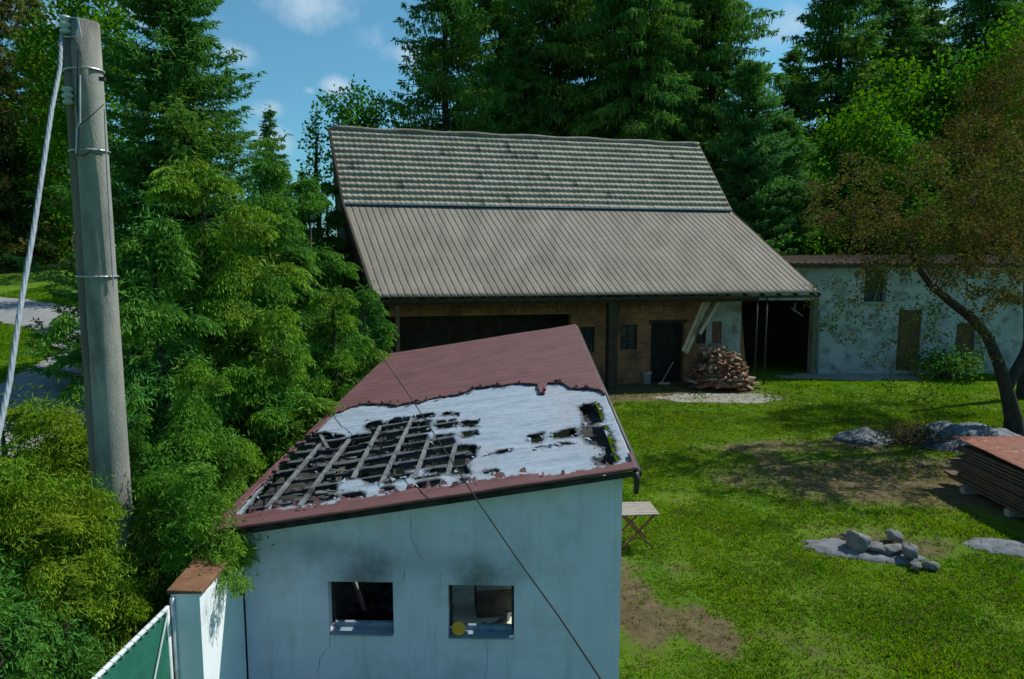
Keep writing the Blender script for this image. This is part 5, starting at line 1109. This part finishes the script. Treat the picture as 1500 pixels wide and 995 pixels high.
# second limb to the right, out of the picture
mb.tube([trk[2], fl(1500, 520, Yf), fl(1525, 450, Yf+.2), fl(1530, 370, Yf+.3)], [.18, .14, .1, .06], 10, False)
mb.tube([fl(1345, 392, Yf-.8), fl(1350, 372, Yf-.8), fl(1342, 350, Yf-.9)], [.08, .06, .04], 8)
mb.v = [tuple(v) for v in mb.v]; mb.build('trunk', M['bark'], ft, smooth_=True)
link_mesh('crown', leaf_mesh('crown', leaves_on(tips, g, 78, .10, .10, .3, .55)), LM['bronze'], ft)
link_mesh('hanging_foliage', leaf_mesh('hanging_foliage', leaves_on(tips2, g, 26, .09, .09, .3, .5)), LM['olive'], ft)
f2 = empty('bronze_tree', base_at(21.3, 28), 0, 'tall red brown leaved tree at the right edge', 'tree'); g = np.random.default_rng(78)
def f2l(px, py, Y): return P(px, py, Y)-f2.location
def pl2(px, py, Y, rx, ry, rz): p = f2l(px, py, Y); k = Y/1000.0; return (p.x, p.y, p.z, rx*k, ry, rz*k)
T = ball_targets(g, [pl2(1480, 170, 28, 75, 2.4, 85), pl2(1440, 240, 28, 60, 2.2, 80), pl2(1520, 260, 28, 80, 2.5, 120), pl2(1500, 110, 28, 50, 1.6, 50)], 360)
tubes, tips = grow([(0,0,-.2), (.1,0,2.5), (-.2,0,5), (-.3,0,8)], [.3, .24, .18, .1], T, g, seg=.5, wob=.2, rmax=.07, rt=.008)
wood_mb(tubes).build('trunk', M['bark'], f2, smooth_=True); link_mesh('crown', leaf_mesh('crown', leaves_on(tips, g, 85, .11, .18, -.2, .45)), LM['bronze_red'], f2)
# brush pile by the tarps
g = np.random.default_rng(91); bp_ = Pz(1345, 652); mb = MB()
for k in range(170):
    x, y = g.normal(0, .75), g.normal(0, .45); a = g.uniform(0, 6.28); l = g.uniform(.4, 1.3); z = g.uniform(.02, .55)*math.exp(-x*x-y*y)
    mb.tube([(x, y, z), (x+l*.5*math.cos(a), y+l*.5*math.sin(a), z+.12), (x+l*math.cos(a), y+l*math.sin(a), max(.02, z+g.uniform(-.2, .3)))], [.02, .014, .005], 4, False)
e = empty('brush_pile', (bp_.x, bp_.y+.2, 0), 0, 'dark heap of cut branches between the two tarpaulins', 'brush pile'); mb.build('cut_branches', M['bark'], e)
n = 1600; p = np.stack([g.normal(0, .8, n), g.normal(0, .5, n), g.uniform(.02, .6, n)], 1); dv = nrmz(g.normal(size=(n, 3))); link_mesh('withered_leaves', leaf_mesh('withered_leaves', diamonds(p, p+dv*.1, np.full(n, .022), g)), LM['bronze'], e)
# sapling at tree foot (px 1340,600)
# ------------------------------------------------------------------ grass (uncountable)
def grass(name, x0, x1, y0, y1, n, mat, h=.07, seed=1, mask=None, label=None):
    g = np.random.default_rng(seed); x = g.uniform(x0, x1, n); y = y0+(y1-y0)*g.random(n)**1.3
    keep = np.ones(n, bool) if mask is None else mask(x, y, g); x = x[keep]; y = y[keep]; n = len(x)
    z = terrain(x, y); B = []
    for k in range(4):
        hh = h*g.uniform(.35, 1.5, n)*(.15+1.7*fbm(x, y, 1.1, 7)**1.3); bx = x+g.normal(0, .03, n); by = y+g.normal(0, .03, n)
        p0 = np.stack([bx, by, z-.01], 1); p1 = p0+np.stack([g.normal(0, .5, n)*hh, g.normal(0, .5, n)*hh, hh+.01], 1); B.append(diamonds(p0, p1, np.full(n, .007)*(1+y/18), g))
    me = leaf_mesh(name, np.concatenate(B)); o = link_mesh(name, me, mat); props(o, label, 'grass', kind='stuff'); return o
gm = leaf_mat('lawn_blades', (.080,.210,.010), (.165,.290,.010), (.035,.120,.012), .45, .5)
gdry = leaf_mat('dry_blades', (.12,.11,.035), (.20,.165,.06), (.10,.12,.02), .7, .3)
def yard_mask(x, y, g):
    k = (dirt_shade_field(x, y)+.5*fbm(x, y, .6, 13)+.35*g.random(len(x)) < .74) | (g.random(len(x)) < .06)
    k &= ~((x < 1.42) & (y < 19.5)) & ~((x > 1.42) & (x < 2.2) & (y < 19.5) & (x < 1.42+(y-8)*.03)); k &= x < .80*y+3; k &= x > .10*y-.9
    k &= ~((x > 10.4) & (x < 14) & (y > 12.4) & (y < 17)); k &= y < 33.9
    k &= (y < 25.5) | (g.random(len(x)) < .5)
    d = B0; k &= ((x-d.x)*bn.x+(y-d.y)*bn.y) < 1.2
    k &= ~((((x-17)/3.6)**2+((y-33.4)/1.3)**2) < .85); return k
grass('lawn_grass', 1.2, 27, 7.4, 34, 230000, gm, .045, 5, yard_mask, 'short green grass covering the yard')
grass('dry_grass', 1.2, 22, 7.4, 30, 38000, gdry, .045, 6, lambda x, y, g: yard_mask(x, y, g) | ((dirt_shade_field(x, y) > .1) & (g.random(len(x)) < .5) & (x > 1.8) & ~((x > 10.4) & (y > 12.4) & (y < 17))), 'dry yellowed grass among the green of the yard')
grass('lawn_weeds', 1.5, 24, 7.6, 33, 3500, leaf_mat('weed_leaves', (.03,.10,.012), (.08,.17,.02), (.05,.12,.012), .9, .3), .11, 9, yard_mask, 'scattered taller weeds in the yard')
grass('bank_grass', -34, -9, 12, 60, 60000, gm, .16, 7, lambda x, y, g: seg_dist(x, y, road_pts) > 2.1, 'longer green grass on the bank by the road')
